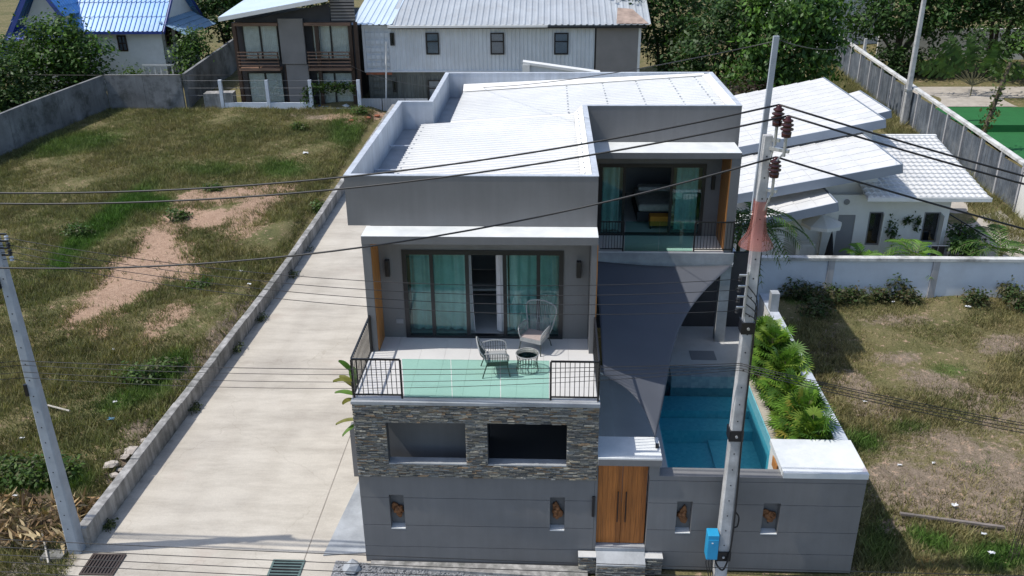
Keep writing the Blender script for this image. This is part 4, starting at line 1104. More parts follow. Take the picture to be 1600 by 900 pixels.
FPs = [((6.62, 18.95, 1.44), 1.5, .48, 'broad green fan palm in the planter next to the white cap block', 150), ((6.66, 19.9, 1.44), 1.6, .52, 'green fan palm with some yellowing fans in the pool planter', 160),
       ((6.62, 20.8, 1.44), 1.5, .48, 'dark green fan palm halfway along the pool planter', 150), ((6.66, 22.0, 1.44), 1.7, .5, 'bright green fan palm beside the bare stretch of the white side wall', 160),
       ((6.62, 23.2, 1.44), 1.75, .5, 'yellow-tipped fan palm beside the tiled pool ledge', 160), ((6.6, 24.4, 1.44), 1.5, .45, 'bright fan palm at the terrace end of the planted row', 130)]
for k, (p, h, r, lab, nf) in enumerate(FPs):
    fanpalm(lab, p, h, r, nf, 60+k, FP if k != 1 else FP+[(.42, .36, .08)], 'fan palms in the pool planter')
AP = [(.05, .12, .02), (.075, .16, .03), (.04, .085, .018)]
palm('dark feathery palm clump rising between the house and the side wall', (6.5, 28.4, 1.9), 3.0, 9, 2.1, 1.1, 1.9, AP+[(.10, .20, .035)], 71, .5, .05, stems=4)
# big-leaved plant at the driveway corner of the balcony
def bigleaf(label, base, leaves, pal, seed):
    base = np.array(base, float); t = thing('banana_plant', label, 'plant', base); rs = np.random.default_rng(seed); b = B()
    for (az, el, stalk, L_, W_) in leaves:
        d = np.array([math.cos(az)*math.cos(el), math.sin(az)*math.cos(el), math.sin(el)])
        hub = base+np.array([0, 0, stalk]); b.tube([base, hub+d*.1], .03, 6, .012)
        sd = np.cross(d, [0, 0, 1.]); sd /= np.linalg.norm(sd); V = []; Fq = []; n = 8
        for k in range(n+1):
            u = k/n; c = hub+d*L_*u+np.array([0, 0, -.35*L_*u*u]); w = W_*math.sin(math.pi*min(.98, u*.9+.06))**.7
            V += [c-sd*w+np.array([0, 0, .05]), c, c+sd*w+np.array([0, 0, .05])]
        for k in range(n):
            for j in range(2): q = k*3+j; Fq.append((q, q+1, q+4, q+3))
        c0 = np.array(pal[rs.integers(0, len(pal))])
        rawmesh('leaf', np.array(V), np.array(Fq), np.tile(c0, (len(V), 1))*rs.uniform(.85, 1.15, (len(V), 1)), t, M['leaf'])
    b.build('stem', M['palmstem'], t)
bigleaf('broad-leaved plant reaching out beside the balcony railing over the driveway', (-4.72, 18.7, 0.03), [(2.6, .7, 3.9, .7, .11), (3.4, .5, 4.1, .6, .10), (3.0, 1.0, 4.3, .7, .11), (4.2, .6, 3.6, .6, .10), (2.8, .3, 3.7, .65, .10), (1.9, .8, 4.0, .7, .11), (3.1, .1, 3.0, .6, .09), (3.6, -.2, 2.9, .45, .08)], [(.07, .16, .025), (.10, .20, .03), (.20, .20, .05)], 5)
BX(-5.45, -4.43, 20.5, 20.8, 0.02, 1.65).build('meter_wall', M['grey'], None, label='short grey return wall between the house and the driveway', cat='wall')

# ------------------------------------------------------------------ perimeter wall of the neighbour
PW = thing('perimeter_wall', 'long pale blue rendered wall with pilasters and stained cap behind the vacant lot', 'wall', (20, 33.1, 0))
pil = [7.6, 11.25, 15.35, 19.6, 23.9, 28.2]
for a, c in zip(pil[:-1], pil[1:]):
    BX(a+.13, c-.13, 33.06, 33.2, -.05, 1.62).build('wall_panel', M['bluewhite'], PW)
for a in pil: BX(a-.128, a+.128, 33.0, 33.24, -.05, 1.62).build('pilaster', M['pilaster'], PW)
for a, c in zip(pil[:-1], pil[1:]): BX(a-.12, c-.125, 32.97, 33.27, 1.622, 1.74).build('wall_cap', M['walltop'], PW)

# ------------------------------------------------------------------ neighbour's white house
NH = thing('white_bungalow', 'white single-storey house with three stepped pale tiled shed roofs', 'house', (13, 40, 0))
def slope_roof(x0, x1, z0, z1, y0, y1, th, tw_, tl_):
    "mono-pitch roof rising towards +X, one object per tile"
    L_ = math.hypot(x1-x0, z1-z0); ux = np.array([(x1-x0)/L_, 0, (z1-z0)/L_]); uy = np.array([0, 1., 0]); un = np.cross(ux, uy)
    o0 = np.array([x0, y0, z0])
    b = B().obox(o0+ux*L_/2+uy*(y1-y0)/2-un*th/2, ux*L_/2, uy*(y1-y0)/2, un*th/2)
    r = b.build('roof', M['tileroof'], NH)
    e = B().obox(o0+ux*L_/2-uy*.03-un*(th/2+.05), ux*(L_/2+.02), uy*.026, un*(th/2+.10)).obox(o0+ux*(L_+.03)+uy*(y1-y0)/2-un*(th/2+.05), ux*.026, uy*((y1-y0)/2), un*(th/2+.10))
    e.build('fascia_board', M['fascia'], r)
    nx_, ny_ = max(1, round((L_-.02)/tw_)), max(1, round((y1-y0)/tl_)); a, c = L_/nx_, (y1-y0)/ny_
    tmh = B().add([(0, 0, .004), (a-.03, 0, .028), (a-.03, c-.035, .028), (0, c-.035, .004), (0, 0, .016), (a-.03, 0, .048), (a-.03, c-.035, .048), (0, c-.035, .016)],
                  [(0,3,2,1),(4,5,6,7),(0,1,5,4),(1,2,6,5),(2,3,7,6),(3,0,4,7)]).mesh('roof_tile', M['tileroof'])
    for i in range(nx_):
        for j in range(ny_):
            piece('roof_tile', tmh, r, o0+ux*a*i+uy*(c*j+(.0 if i % 2 else 0))+un*.0, (ux, uy, un))
slope_roof(8.3, 15.4, 3.93, 5.36, 41.0, 51.1, .2, .72, .85)
slope_roof(7.5, 14.5, 3.27, 4.68, 36.0, 41.6, .2, .72, .8)
slope_roof(7.4, 11.7, 2.38, 3.41, 34.8, 37.4, .18, .72, .75)
slope_roof(15.5, 17.3, 4.3, 4.75, 45.5, 50.5, .18, .6, .85)
# tiled gable lean-to on the right: scalloped tile rows as joined geometry
ya_, yb_, za_, zb_ = 36.1, 42.5, 3.22, 4.25
q = B().prism([(13.4, ya_, za_-.12), (18.45, ya_, za_-.12), (18.5, yb_, zb_-.12), (13.6, yb_, zb_-.12)], (0, 0, .1)).build('roof', M['tileroof'], NH)
tb_ = B(); nr = 17; nc_ = 20
for r in range(nr):
    for c in range(nc_):
        w = 5.05/nc_; x = 13.4+c*w; y0_, y1_ = ya_+(yb_-ya_)*r/nr, ya_+(yb_-ya_)*(r+1)/nr
        z0_, z1_ = za_+(zb_-za_)*r/nr, za_+(zb_-za_)*(r+1)/nr
        tb_.v += [(x, y0_, z0_+.05), (x+w*.5, y0_, z0_+.085), (x+w*.98, y0_, z0_+.05), (x+w*.98, y1_, z1_+.0), (x+w*.5, y1_, z1_+.03), (x, y1_, z1_+.0), (x, y0_, z0_-.02), (x+w*.98, y0_, z0_-.02)]
        n = len(tb_.v)-8; tb_.f += [(n, n+1, n+4, n+5), (n+1, n+2, n+3, n+4), (n+6, n+7, n+2, n+1, n)]
tb_.build('roof_tiles', M['tileroof'], q, kind='stuff')
BX(13.38, 18.5, ya_-.06, ya_-.01, za_-.14, za_+.03).build('gutter', M['white'], q)
BX(13.6, 18.5, yb_-.1, yb_+.1, zb_-.05, zb_+.06).build('ridge', M['white'], q)
def nwall(x0, x1, y0, y1, z0, z1, holes=()):
    return wall_with_holes(x0, x1, y0, y1, z0, z1, list(holes)).build('wall', M['white'], NH)
nwall(12.0, 17.3, 37.0, 37.15, 0, 3.05, [(12.6, 13.33, 0.02, 2.15), (13.9, 14.5, .75, 2.3), (16.25, 16.95, .9, 2.3)])
BX(17.15, 17.3, 37.16, 43.5, 0, 3.1).build('wall', M['white'], NH)
BX(7.6, 9.9, 35.3, 35.4, 0, 2.6).build('wall', M['white'], NH)
B().prism([(9.9, 37.2, 0), (12.0, 37.2, 0), (12.0, 37.2, 3.4), (9.9, 37.2, 2.95)], (0, .12, 0)).build('wall', M['white'], NH)
B().prism([(7.6, 36.5+1, 2.3), (14.2, 37.5, 2.3), (14.2, 37.5, 4.45), (7.6, 37.5, 3.1)], (0, .12, 0)).build('wall', M['white'], NH)
B().prism([(8.6, 41.7, 2.3), (15.2, 41.7, 2.3), (15.2, 41.7, 5.1), (8.6, 41.7, 3.8)], (0, .12, 0)).build('wall', M['white'], NH)
BX(15.0, 15.15, 41.8, 51, 0, 5.0).build('wall', M['white'], NH)
BX(12.6, 13.33, 37.04, 37.1, .02, 2.14).build('door', M['doorgrey'], NH)
for x0, x1, z0, z1 in ((13.9, 14.5, .75, 2.3), (16.25, 16.95, .9, 2.3)):
    w = B().box(x0, x1, 37.01, 37.09, z1-.06, z1-.001).box(x0, x1, 37.01, 37.09, z0, z0+.06).box(x0, x0+.06, 37.01, 37.09, z0+.06, z1-.06).box(x1-.06, x1, 37.01, 37.09, z0+.06, z1-.06).build('window', M['doorgrey'], NH)
    BX(x0+.06, x1-.06, 37.06, 37.07, z0+.06, z1-.06).build('pane', M['glassdark'], w)
    BX(x0-.05, x1+.05, 37.16, 37.2, z0-.05, z1+.05).build('blind', M['dark'], w)
for a, c in ((14.5, 14.25), (16.95, 16.8)):
    B().prism([(a, 37.0, .8 if a < 15 else .95), (c+.12, 36.55, .8 if a < 15 else .95), (c+.12, 36.55, 2.25), (a, 37.0, 2.25)], (.03, .01, 0)).build('casement', M['white'], NH)
B().lathe([(.13, 0), (.13, .03), (.09, .04)], (12.85, 36.99, 2.75), 14, (0, -1, 0)).build('vent', M['doorgrey'], NH)
nm = local('patio_umbrella', 'open cream patio umbrella on a pole beside the grey door', 'umbrella', (11.55, 35.9, 0))
n = 8; cv = B(); cv.v.append((0, 0, 2.55))
for k in range(n): cv.v.append((.85*math.cos(k*math.pi/4), .85*math.sin(k*math.pi/4), 2.2))
for k in range(n): cv.v.append((.86*math.cos(k*math.pi/4), .86*math.sin(k*math.pi/4), 2.06))
cv.f += [(0, 1+k, 1+(k+1) % n) for k in range(n)]+[(1+k, 9+k, 9+(k+1) % n, 1+(k+1) % n) for k in range(n)]
cv.build('canopy', M['umbrella'], nm); B().tube([(0, 0, 0), (0, 0, 2.62)], .025).build('pole', M['steel'], nm); B().lathe([(.25, 0), (.25, .06), (.05, .08)], (0, 0, 0)).build('base', M['doorgrey'], nm)
fu = local('folded_umbrella', 'folded dark blue umbrella standing beside the grey door', 'umbrella', (11.95, 35.6, 0))
B().lathe([(.05, .5), (.2, .7), (.14, 1.2), (.05, 1.75), (.02, 1.85)], (0, 0, 0), 8).build('canopy', M['blackcloth'], fu); B().tube([(0, 0, 0), (0, 0, 1.95)], .018).build('pole', M['black'], fu)
cb = local('cabinet', 'small white cabinet under the patio umbrella', 'cabinet', (11.25, 36.6, 0))
BX(-.35, .35, -.25, .25, .05, 1.0).build('carcass', M['white'], cb, bevel=.02); BX(-.32, -.01, -.27, -.252, .1, .92).build('door', M['white'], cb); BX(.01, .32, -.27, -.252, .1, .92).build('door', M['white'], cb)
hd = local('laundry_rack', 'grey drying rack hung with dark clothes below the open window', 'rack', (16.6, 36.2, 0))
B().tube([(-.6, 0, 0), (-.6, 0, 1.05), (.6, 0, 1.05), (.6, 0, 0)], .02).build('frame', M['steel'], hd)
for k, x in enumerate((-.3, .0, .3)): BX(x-.12, x+.12, -.04, .04, .35, 1.04).build('garment', M['blackcloth'] if k else M['bluecloth'], hd, bevel=.02)
hp = []
for k, (x, z, s) in enumerate(((14.85, 1.55, .2), (15.05, 1.2, .16), (15.55, 1.9, .22), (15.95, 1.75, .16))):
    lab = ['thin hanging pot plant on the white wall next to the open casement', 'lowest hanging pot plant on the white wall', 'bushiest dark hanging pot plant high on the white wall', 'narrow hanging pot plant by the dark open window'][k]
    t = thing('wall_plant', lab, 'plant', (x, 36.9, z), 'pot plants on the white wall')
    B().lathe([(.06, -.1), (.09, .04)], (x, 36.88, z), 8).build('pot', M['doorgrey'], t)
    rs = np.random.default_rng(90+k); C = np.array([x, 36.86, z+.05])+rs.normal(size=(90, 3))*np.array([s*.55, .07, s*(1.1 if k != 2 else .5)])
    Nn = rs.normal(size=(90, 3)); Nn /= np.linalg.norm(Nn, axis=1)[:, None]
    foliage('leaves', C, Nn, .14, np.tile([.05, .09, .03], (90, 1))*rs.uniform(.6, 1.3, (90, 1)), t, M['leaf'], 90+k)
palm('arching green palm with a pale new leaf beside the white wall windows', (15.2, 34.7, 0), 1.15, 13, 2.0, 1.5, 1.6, [(.07, .16, .025), (.10, .20, .03), (.14, .28, .04)], 72, .5, .06)
palm('wide feathery palm behind the perimeter wall next to the garden steps', (18.9, 35.2, 0), 1.1, 14, 2.4, 1.7, 1.8, AP+[(.11, .2, .04)], 73, .55, .06)
palm('low bushy palm in front of the grey door', (13.1, 34.7, 0), .9, 10, 1.2, 1.1, .9, [(.09, .2, .03), (.12, .25, .04)], 74, .4, .05)
for k, (x, y, lab) in enumerate(((17.9, 36.4, 'rounded dark shrub at the corner of the white house'), (18.6, 38.0, 'leafy shrub beside the sloping garden handrail'))):
    tree(lab, (x, y, 0), [(0, 0, .8, .7, .7, .7), (.4, .2, .6, .5, .5, .5)], 900, .2, [(.04, .09, .02), (.07, .14, .03)], 80+k, .04, name='shrub', spread=.15)
hr = thing('handrail', 'dark sloping garden handrail beside the white house', 'handrail', (18.2, 37, 0))
B().tube([(17.6, 38.8, 1.9), (19.6, 35.6, 1.0)], .03).tube([(17.6, 38.8, 1.5), (19.6, 35.6, .6)], .02).build('rail', M['black'], hr)
for t_ in (0, .33, .66, 1): B().tube([(17.6+2*t_, 38.8-3.2*t_, 0), (17.6+2*t_, 38.8-3.2*t_, 1.9-.9*t_)], .02).build('post', M['black'], hr)
B().poly([(17.5, 33.4, .02), (22.4, 33.4, .02), (22.4, 46, .62), (17.5, 46, .62)]).build('garden_path', M['paving'], kind='structure')

# ------------------------------------------------------------------ corrugated fence at the right, poles, court
CF = thing('sheet_fence', 'long grey corrugated sheet fence with concrete posts and cap', 'fence', (23.1, 55, 1))
def corr_panel(y0, y1, x, z0, h, seed):
    b = B(); n = max(6, int((y1-y0)/.09))
    for k in range(n+1):
        y = y0+(y1-y0)*k/n; xx = x+(.03 if k % 2 else 0); b.v += [(xx, y, z0+.05*(y-y0)*0), (xx, y, z0+h)]
    b.f = [(2*k, 2*k+1, 2*k+3, 2*k+2) for k in range(n)]
    return b.build('sheet_panel', M['corr'], CF)
y = 42.6
while y < 74:
    z = float(gz(23, y))-.05; yb_ = y+2.3
    corr_panel(y+.08, yb_-.08, 23.05, z, 2.2, 0)
    BX(22.98, 23.16, y-.07, y+.07, z-.1, z+2.35).build('post', M['pilaster'], CF)
    B().prism([(22.95, y+.0, z+2.36), (23.25, y, z+2.36), (23.25, yb_-.01, z+2.36+.115), (22.95, yb_-.01, z+2.36+.115)], (0, 0, .14)).build('cap', M['walltop'], CF)
    y = yb_
EW = thing('end_wall', 'plain white wall continuing the corrugated fence', 'wall', (23.1, 40, 0))
BX(23.0, 23.2, 30, 42.45, -.1, 2.5).build('wall', M['white'], EW); BX(22.95, 23.25, 30, 42.45, 2.502, 2.6).build('wall_cap', M['walltop'], EW)
def rpole(u, w, u2, w2, label, r=.17):
    p = at(u, w, X=22.6) if False else atg(u, w)
    top = at(u2, w2, Y=p[1]); h = top[2]
    t = pole('utility_pole', label, p[0], p[1], p[2], max(h, p[2]+3), r*2, r*1.3, M['concrete'], False)
    BX(p[0]-r-.02, p[0]+r+.02, p[1]-r-.02, p[1]+r+.02, p[2]+2.2, p[2]+2.35).build('band', M['steel'], t)
rpole(1410, 196, 1432, -30, 'bare concrete pole standing in front of the corrugated fence')
rpole(1343, 128, 1344, 60, 'short concrete post rising behind the corrugated fence', .14)
op = thing('overgrown_post', 'leaning post overgrown with creepers beyond the corrugated fence', 'post', (24.6, 51, .8))
B().tube([(24.3, 50.6, .7), (24.9, 50.9, 3.0), (25.6, 51.2, 6.2)], .16, 8, .10).build('shaft', M['bark'], op)
rs = np.random.default_rng(5); tt = rs.uniform(.2, 1, 260)
C = np.stack([24.3+1.3*tt, 50.6+.6*tt, .7+5.5*tt], 1)+rs.normal(size=(260, 3))*.2; Nn = rs.normal(size=(260, 3)); Nn /= np.linalg.norm(Nn, axis=1)[:, None]
foliage('creeper', C, Nn, .25, np.tile([.10, .13, .04], (260, 1))*rs.uniform(.6, 1.3, (260, 1)), op, M['leaf'], 6)
B().poly([(26.2, 40, 1.05), (60, 40, 1.05), (60, 61.5, 1.42), (26.2, 61.5, 1.42)]).build('court_turf', M['turfgreen'], kind='structure')
B().poly([(23.4, 61.6, 1.43), (70, 61.6, 1.43), (70, 67, 1.70), (23.4, 67, 1.70)]).build('court_path', M['paving'], kind='structure')
B().box(26.1, 60, 55.0, 55.12, 1.2, 1.75).build('court_kerb', M['turfgreen'], None, label='low green kerb board across the sports court', cat='kerb board')
FWl = thing('far_wall', 'pale wall in shade under the trees behind the sports court', 'wall', (40, 76, 2))
for k in range(6): BX(27+k*6, 32.95+k*6, 76, 76.2, 1.5, 4.6).build('wall_panel', M['white'], FWl)
WB = thing('white_gable_building', 'tall white building end with brown tiled roof behind the trees', 'building', (24, 84, 2.4))
BX(20.5, 22.6, 80, 92, 2, 10).build('wall', M['white'], WB); BX(22.7, 30, 82, 92, 2, 9.0).build('wall', M['white'], WB)
q2 = B().prism([(22.4, 81, 8.2), (30.4, 81, 8.2), (30.4, 87, 11), (22.4, 87, 11)], (0, 0, .15)).build('roof', M['brick'], WB)
w_ = B().box(24.0, 25.2, 81.93, 81.99, 6.2, 7.8).build('window', M['alu'], WB); BX(24.1, 25.1, 81.9, 81.925, 6.3, 7.7).build('pane', M['glassdark'], w_)
LW2 = thing('boundary_wall', 'stained white boundary wall leading back to the white building', 'wall', (22.6, 77, 2))
BX(22.5, 22.7, 74.5, 80, 1.8, 4.6).build('wall', M['oldwall'] if False else M['whitecap'], LW2); BX(22.45, 22.75, 74.5, 80, 4.602, 4.72).build('wall_cap', M['walltop'], LW2)

# ------------------------------------------------------------------ container building
def corr_wall(b, x0, x1, y, z0, z1, pitch=.28, d=.045, holes=()):
    x = x0; prof = []
    while x < x1-1e-6:
        for dx, dd in ((0, 0), (.09, 0), (.13, d), (.24, d)):
            if x+dx < x1: prof.append((x+dx, y+dd))
        x += pitch
    prof.append((x1, y))
    n = len(b.v)
    for xx, yy in prof: b.v += [(xx, yy, z0), (xx, yy, z1)]
    b.f += [(n+2*k, n+2*k+2, n+2*k+3, n+2*k+1) for k in range(len(prof)-1)]
    return b
CB = thing('container_building', 'two-storey building of stacked shipping containers under a grey ribbed roof', 'building', (-5, 65, 1.5))
c0, c1, cy = -12.9, 3.0, 62.0
co_ = corr_wall(B(), c0+2.0, c1, cy, 3.85, 6.75); cbody = co_.build('container_side', M['container'], CB)
BX(c0+.1, c1, cy+.06, cy+6, 3.8, 6.85).build('container_shell', M['container'], CB)
fr_ = B().box(c0, c0+.18, cy-.05, cy+.05, 3.75, 6.9).box(c0+1.82, c0+2.0, cy-.05, cy+.05, 3.75, 6.9).box(c0+.18, c0+1.82, cy-.04, cy+.04, 3.75, 3.95).box(c0+.18, c0+1.82, cy-.04, cy+.04, 6.72, 6.9).box(c0+2.0, c1, cy-.05, cy+.05, 3.75, 3.86).box(c0+2.0, c1, cy-.05, cy+.05, 6.76, 6.9)
fr_.build('corner_frame', M['container'], CB)
for k in range(5): BX(c0+.2, c0+1.8, cy-.02, cy+.03, 4.15+k*.5, 4.42+k*.5).build('end_rib', M['container'], CB)
for x in (c0+.55, c0+.85, c0+1.2, c0+1.5): B().tube([(x, cy-.06, 3.9), (x, cy-.06, 6.75)], .025).build('lock_bar', M['container'], CB)
BX(c0+.1, c0+1.9, cy-.03, cy+.02, 3.58, 3.74).build('rust_sill', M['rustred'], CB)
corr_wall(B(), c0+2.2, c1, cy+.1, 1.4, 3.5).build('container_side', M['containergreen'], CB)
BX(c0+.2, c1, cy+.16, cy+6, 1.3, 3.72).build('container_shell', M['containergreen'], CB)
for k in range(4): BX(c0+.3, c0+2.1, cy+.08, cy+.14, 1.7+k*.48, 1.95+k*.48).build('end_rib', M['containergreen'], CB)
for x in (c0+.5, c0+.95, c0+1.4, c0+1.85): B().tube([(x, cy+.05, 1.4), (x, cy+.05, 3.55)], .025).build('lock_bar', M['containergreen'], CB)
def cwin(x0, x1, z0, z1, y, split=True, curtain_=True):
    w = B().box(x0, x1, y-.08, y, z1-.09, z1).box(x0, x1, y-.08, y, z0, z0+.09).box(x0, x0+.09, y-.08, y, z0+.09, z1-.09).box(x1-.09, x1, y-.08, y, z0+.09, z1-.09)
    if split: w.box(x0+.09, x1-.09, y-.08, y, z1-.62, z1-.54)
    w = w.build('window', M['alu'], CB)
    BX(x0+.09, x1-.09, y-.03, y-.02, z0+.09, z1-.09).build('pane', M['glassdark'], w)
    BX(x0+.1, x1-.1, y-.01, y-.004, z0+.1, z1-.1).build('blind', M['curtain'] if curtain_ else M['dark'], w)
for u in (676, 777, 877):
    p = at(u-11, 51, Y=cy); q_ = at(u+11, 85, Y=cy); cwin(p[0], q_[0], q_[2], p[2], cy-.01)
p = at(609, 51, Y=cy); q_ = at(617, 71, Y=cy); cwin(p[0], q_[0], q_[2], p[2], cy-.01, False, False)
p = at(613, 126, Y=cy); q_ = at(620, 144, Y=cy); cwin(p[0], q_[0], q_[2], p[2], cy+.09, False, False)
p = at(668, 125, Y=cy); q_ = at(690, 162, Y=cy); cwin(p[0], q_[0], q_[2], p[2], cy+.09)
BX(3.12, 6.0, cy-.05, cy+6, 1.5, 6.85).build('grey_annex', M['panelgrey'], CB); BX(3.01, 3.115, cy-.02, cy+1, 1.5, 6.85).build('joint_gap', M['black'], CB)
BX(5.95, 6.12, cy-.1, cy-.051, 1.5, 6.9).build('annex_trim', M['white'], CB)
# roof: ribbed sheet rising away
def slope_sheet(name, x0, x1, y0, y1, z0, z1, pitch, d, mat, parent, skew=0):
    b = B(); x = x0; prof = []
    while x < x1:
        for dx, dd in ((0, 0), (pitch*.55, 0), (pitch*.68, d), (pitch*.88, d)): prof.append((x+dx, dd))
        x += pitch
    n = 0
    for xx, dd in prof: b.v += [(xx, y0, z0+dd), (xx+skew, y1, z1+dd)]
    b.f = [(2*k, 2*k+2, 2*k+3, 2*k+1) for k in range(len(prof)-1)]
    return b.build(name, mat, parent)
slope_sheet('roof', -10.9, 6.6, cy-.6, cy+5, 6.95, 8.7, .42, .05, M['greysheet'], CB)
slope_sheet('roof', -11.5, 5.4, cy+4.9, cy+11, 8.78, 10.7, .42, .05, M['greysheet'], CB)
slope_sheet('roof', -13.6, -10.75, cy-.5, cy+10, 7.0, 10.2, .42, .05, M['lightsheet'], CB, .9)
BX(-11, -.2, cy-.75, cy-.6, 6.82, 6.97).build('gutter', M['white'], CB)
BX(-11, 6.4, cy-.5, cy-.1, 6.72, 6.86).build('eave_beam', M['black'], CB)
B().poly([(4.4, cy-.55, 7.03), (6.55, cy-.55, 7.03), (5.6, cy+1.6, 7.72), (4.6, cy+1.8, 7.78)]).build('rust_patch', M['ruststain'], CB)
p = at(603, 163, Y=cy-.3); q_ = at(603, 65, Y=cy-.3)
B().tube([(p[0], cy-.3, 1.3), (q_[0], cy-.3, q_[2])], .06, 8).build('drain_pipe', M['white'], CB)
SF = thing('sheet_hoarding', 'short grey corrugated hoarding below the olive container', 'fence', (-12, 60.9, 1.3))
for k in range(3): corr_wall(B(), -13.2+k*1.6, -11.65+k*1.6, 60.9, 1.2, 2.15, .2, .03).build('sheet_panel', M['greysheet'], SF)
SHP = thing('white_shed', 'small white shed with sloping parapet behind the modern house', 'shed', (0, 44, .5))
p, q_ = at(820, 97, Y=46), at(935, 114, Y=46)
B().prism([(p[0], 46, .5), (q_[0], 46, .5), (q_[0], 46, q_[2]-.1), (p[0], 46, p[2]-.12)], (0, .2, 0)).build('wall', M['container'], SHP)
B().prism([(p[0]-.1, 45.9, p[2]-.1), (q_[0]+.1, 45.9, q_[2]-.1), (q_[0]+.1, 45.9, q_[2]+.03), (p[0]-.1, 45.9, p[2]+.03)], (0, .6, 0)).build('coping', M['white'], SHP)
BX(p[0]-.12, p[0]+.25, 45.85, 45.89, 1, p[2]-.11).build('corner_trim', M['white'], SHP)

# ------------------------------------------------------------------ brown apartment block
AB = thing('apartment_block', 'two-storey dark timber apartment block with grey panel, balconies and shed roof', 'building', (-17.6, 63, 1.6))
ay = 61.0; zg = 1.35
BX(-21.6, -13.4, ay+.9, ay+7, zg, 7.4).build('body', M['dark'], AB)
bays = [(-20.9, -18.35), (-15.9, -13.9)]
p, q_ = at(432, 30, Y=ay), at(478, 102, Y=ay); BX(p[0], q_[0], ay+.2, ay+.4, q_[2]+.05, p[2]).build('grey_panel', M['panelgrey'], AB)
BX(p[0]+.2, q_[0]+.05, ay+.3, ay+.5, zg, q_[2]).build('lower_panel', M['panelgrey'], AB)
for x in (-21.55, -18.2, -17.85, -15.9, -13.6, -13.2): BX(x-.12, x+.12, ay+.35, ay+.6, zg, 7.2).build('column', M['brownwood'], AB)
for (u0, u1) in ((375, 428), (485, 541)):
    a, c = at(u0, 60, Y=ay)[0], at(u1, 60, Y=ay)[0]
    for zlo, zhi in ((4.6, 7.0), (zg+.1, 3.8)):
        w = B().box(a, c, ay+.78, ay+.88, zhi-.08, zhi).box(a, c, ay+.78, ay+.88, zlo, zlo+.08).box((a+c)/2-.06, (a+c)/2+.06, ay+.78, ay+.88, zlo+.08, zhi-.08).box(a-.08, a, ay+.78, ay+.88, zlo, zhi).box(c, c+.08, ay+.78, ay+.88, zlo, zhi)
        w = w.build('glazed_door', M['alu'], AB)
        for s0, s1 in ((a, (a+c)/2-.06), ((a+c)/2+.06, c)):
            BX(s0, s1, ay+.82, ay+.83, zlo+.08, zhi-.08).build('pane', M['glassclear'], w)
            n = 18; cb_ = B()
            for k in range(n+1):
                x = s0+(s1-s0)*k/n; cb_.v += [(x, ay+.86+.02*(k % 2), zlo+.08), (x, ay+.86+.02*(k % 2), zhi-.08)]
            cb_.f = [(2*k, 2*k+2, 2*k+3, 2*k+1) for k in range(n)]
            cb_.build('drape', M['curtain'], w)
    BX(a-.3, c+.2, ay-.1, ay+.6, 4.05, 4.22).build('balcony_slab', M['railwood'], AB)
    rl = B().box(a-.28, a-.2, ay-.08, ay, 4.221, 5.3).box(c+.1, c+.18, ay-.08, ay, 4.221, 5.3).box((a+c)/2-.09, (a+c)/2-.02, ay-.08, ay, 4.221, 5.3).build('balcony_railing', M['brownwood'], AB)
    for k in range(5): BX(a-.3, c+.2, ay-.12, ay-.082, 4.38+k*.22, 4.45+k*.22).build('rail', M['railwood'], rl)
    BX(a-.4, c+.3, ay+.1, ay+.7, 7.0, 7.2).build('lintel', M['railwood'], AB)
# shed roof, higher towards the containers
pA, pB = at(341, 30, Y=ay-1.0), at(512, -2, Y=ay-1.0)
B().prism([tuple(pA), tuple(pB), (pB[0]+.6, ay+9, pB[2]+.9), (pA[0], ay+9, pA[2]+.9)], (0, 0, .12)).build('roof', M['lightsheet'], AB)
B().prism([(pA[0], ay-1.03, pA[2]-.16), (pB[0], ay-1.03, pB[2]-.16), (pB[0], ay-1.03, pB[2]+.1), (pA[0], ay-1.03, pA[2]+.1)], (0, .025, 0)).build('roof_edge', M['white'], AB)
B().prism([(-21, ay+.5, 7.15), (-14.9, ay+.5, 7.15), (-14.9, ay+.5, 8.4), (-21, ay+.5, 7.25)], (0, .15, 0)).build('gable_infill', M['dark'], AB)
for k in range(9): BX(-14.8, -13.2, ay+.45, ay+.5, 7.3+k*.2, 7.42+k*.2).build('louvre', M['panelgrey'], AB)
BX(-14.85, -13.2, ay+.52, ay+.6, 7.2, 9.2).build('louvre_back', M['dark'], AB)

# ------------------------------------------------------------------ fence and walls at the head of the field
FF = thing('post_fence', 'pale blue low wall with concrete posts and wire before the apartment block', 'fence', (-18, 60, 1.6))
fx = [at(u, 160, Y=60.3)[0] for u in (348, 420, 487)]
zf = 1.2
for x in fx+[at(562, 160, Y=60.3)[0], at(283, 160, Y=60.3)[0]]: BX(x-.11, x+.11, 60.2, 60.42, zf, 3.55 if x > -24 else 3.9).build('post', M['bluewhite'], FF)
BX(fx[0]+.11, fx[2]-.11, 60.24, 60.38, zf, 2.0).build('low_wall', M['bluewhite'], FF)
BX(fx[2]+.11, fx[2]+3.2, 60.24, 60.38, zf, 1.62).build('low_wall', M['bluewhite'], FF)
wr = B()
for z in (2.5, 3.0, 3.5): wr.tube([(fx[0]-2.7, 60.3, z), (fx[2]+3.2, 60.3, z)], .008, 4)
wr.build('fence_wire', M['doorgrey'], FF)
vm = thing('vine_arch', 'green creeper trained along the fence top beside the containers', 'creeper', (-15, 60.4, 1.5))
rs = np.random.default_rng(15); n = 900
tt = rs.uniform(0, 1, n); C = np.stack([fx[2]+.2+2.9*tt, 60.35+rs.normal(size=n)*.12, 3.05+rs.normal(size=n)*.17], 1)
sd_ = rs.uniform(0, 1, n) < .28; C[sd_, 0] = fx[2]-.2+rs.normal(size=sd_.sum())*.22; C[sd_, 2] = rs.uniform(1.6, 3.1, sd_.sum())
Nn = rs.normal(size=(n, 3)); Nn /= np.linalg.norm(Nn, axis=1)[:, None]
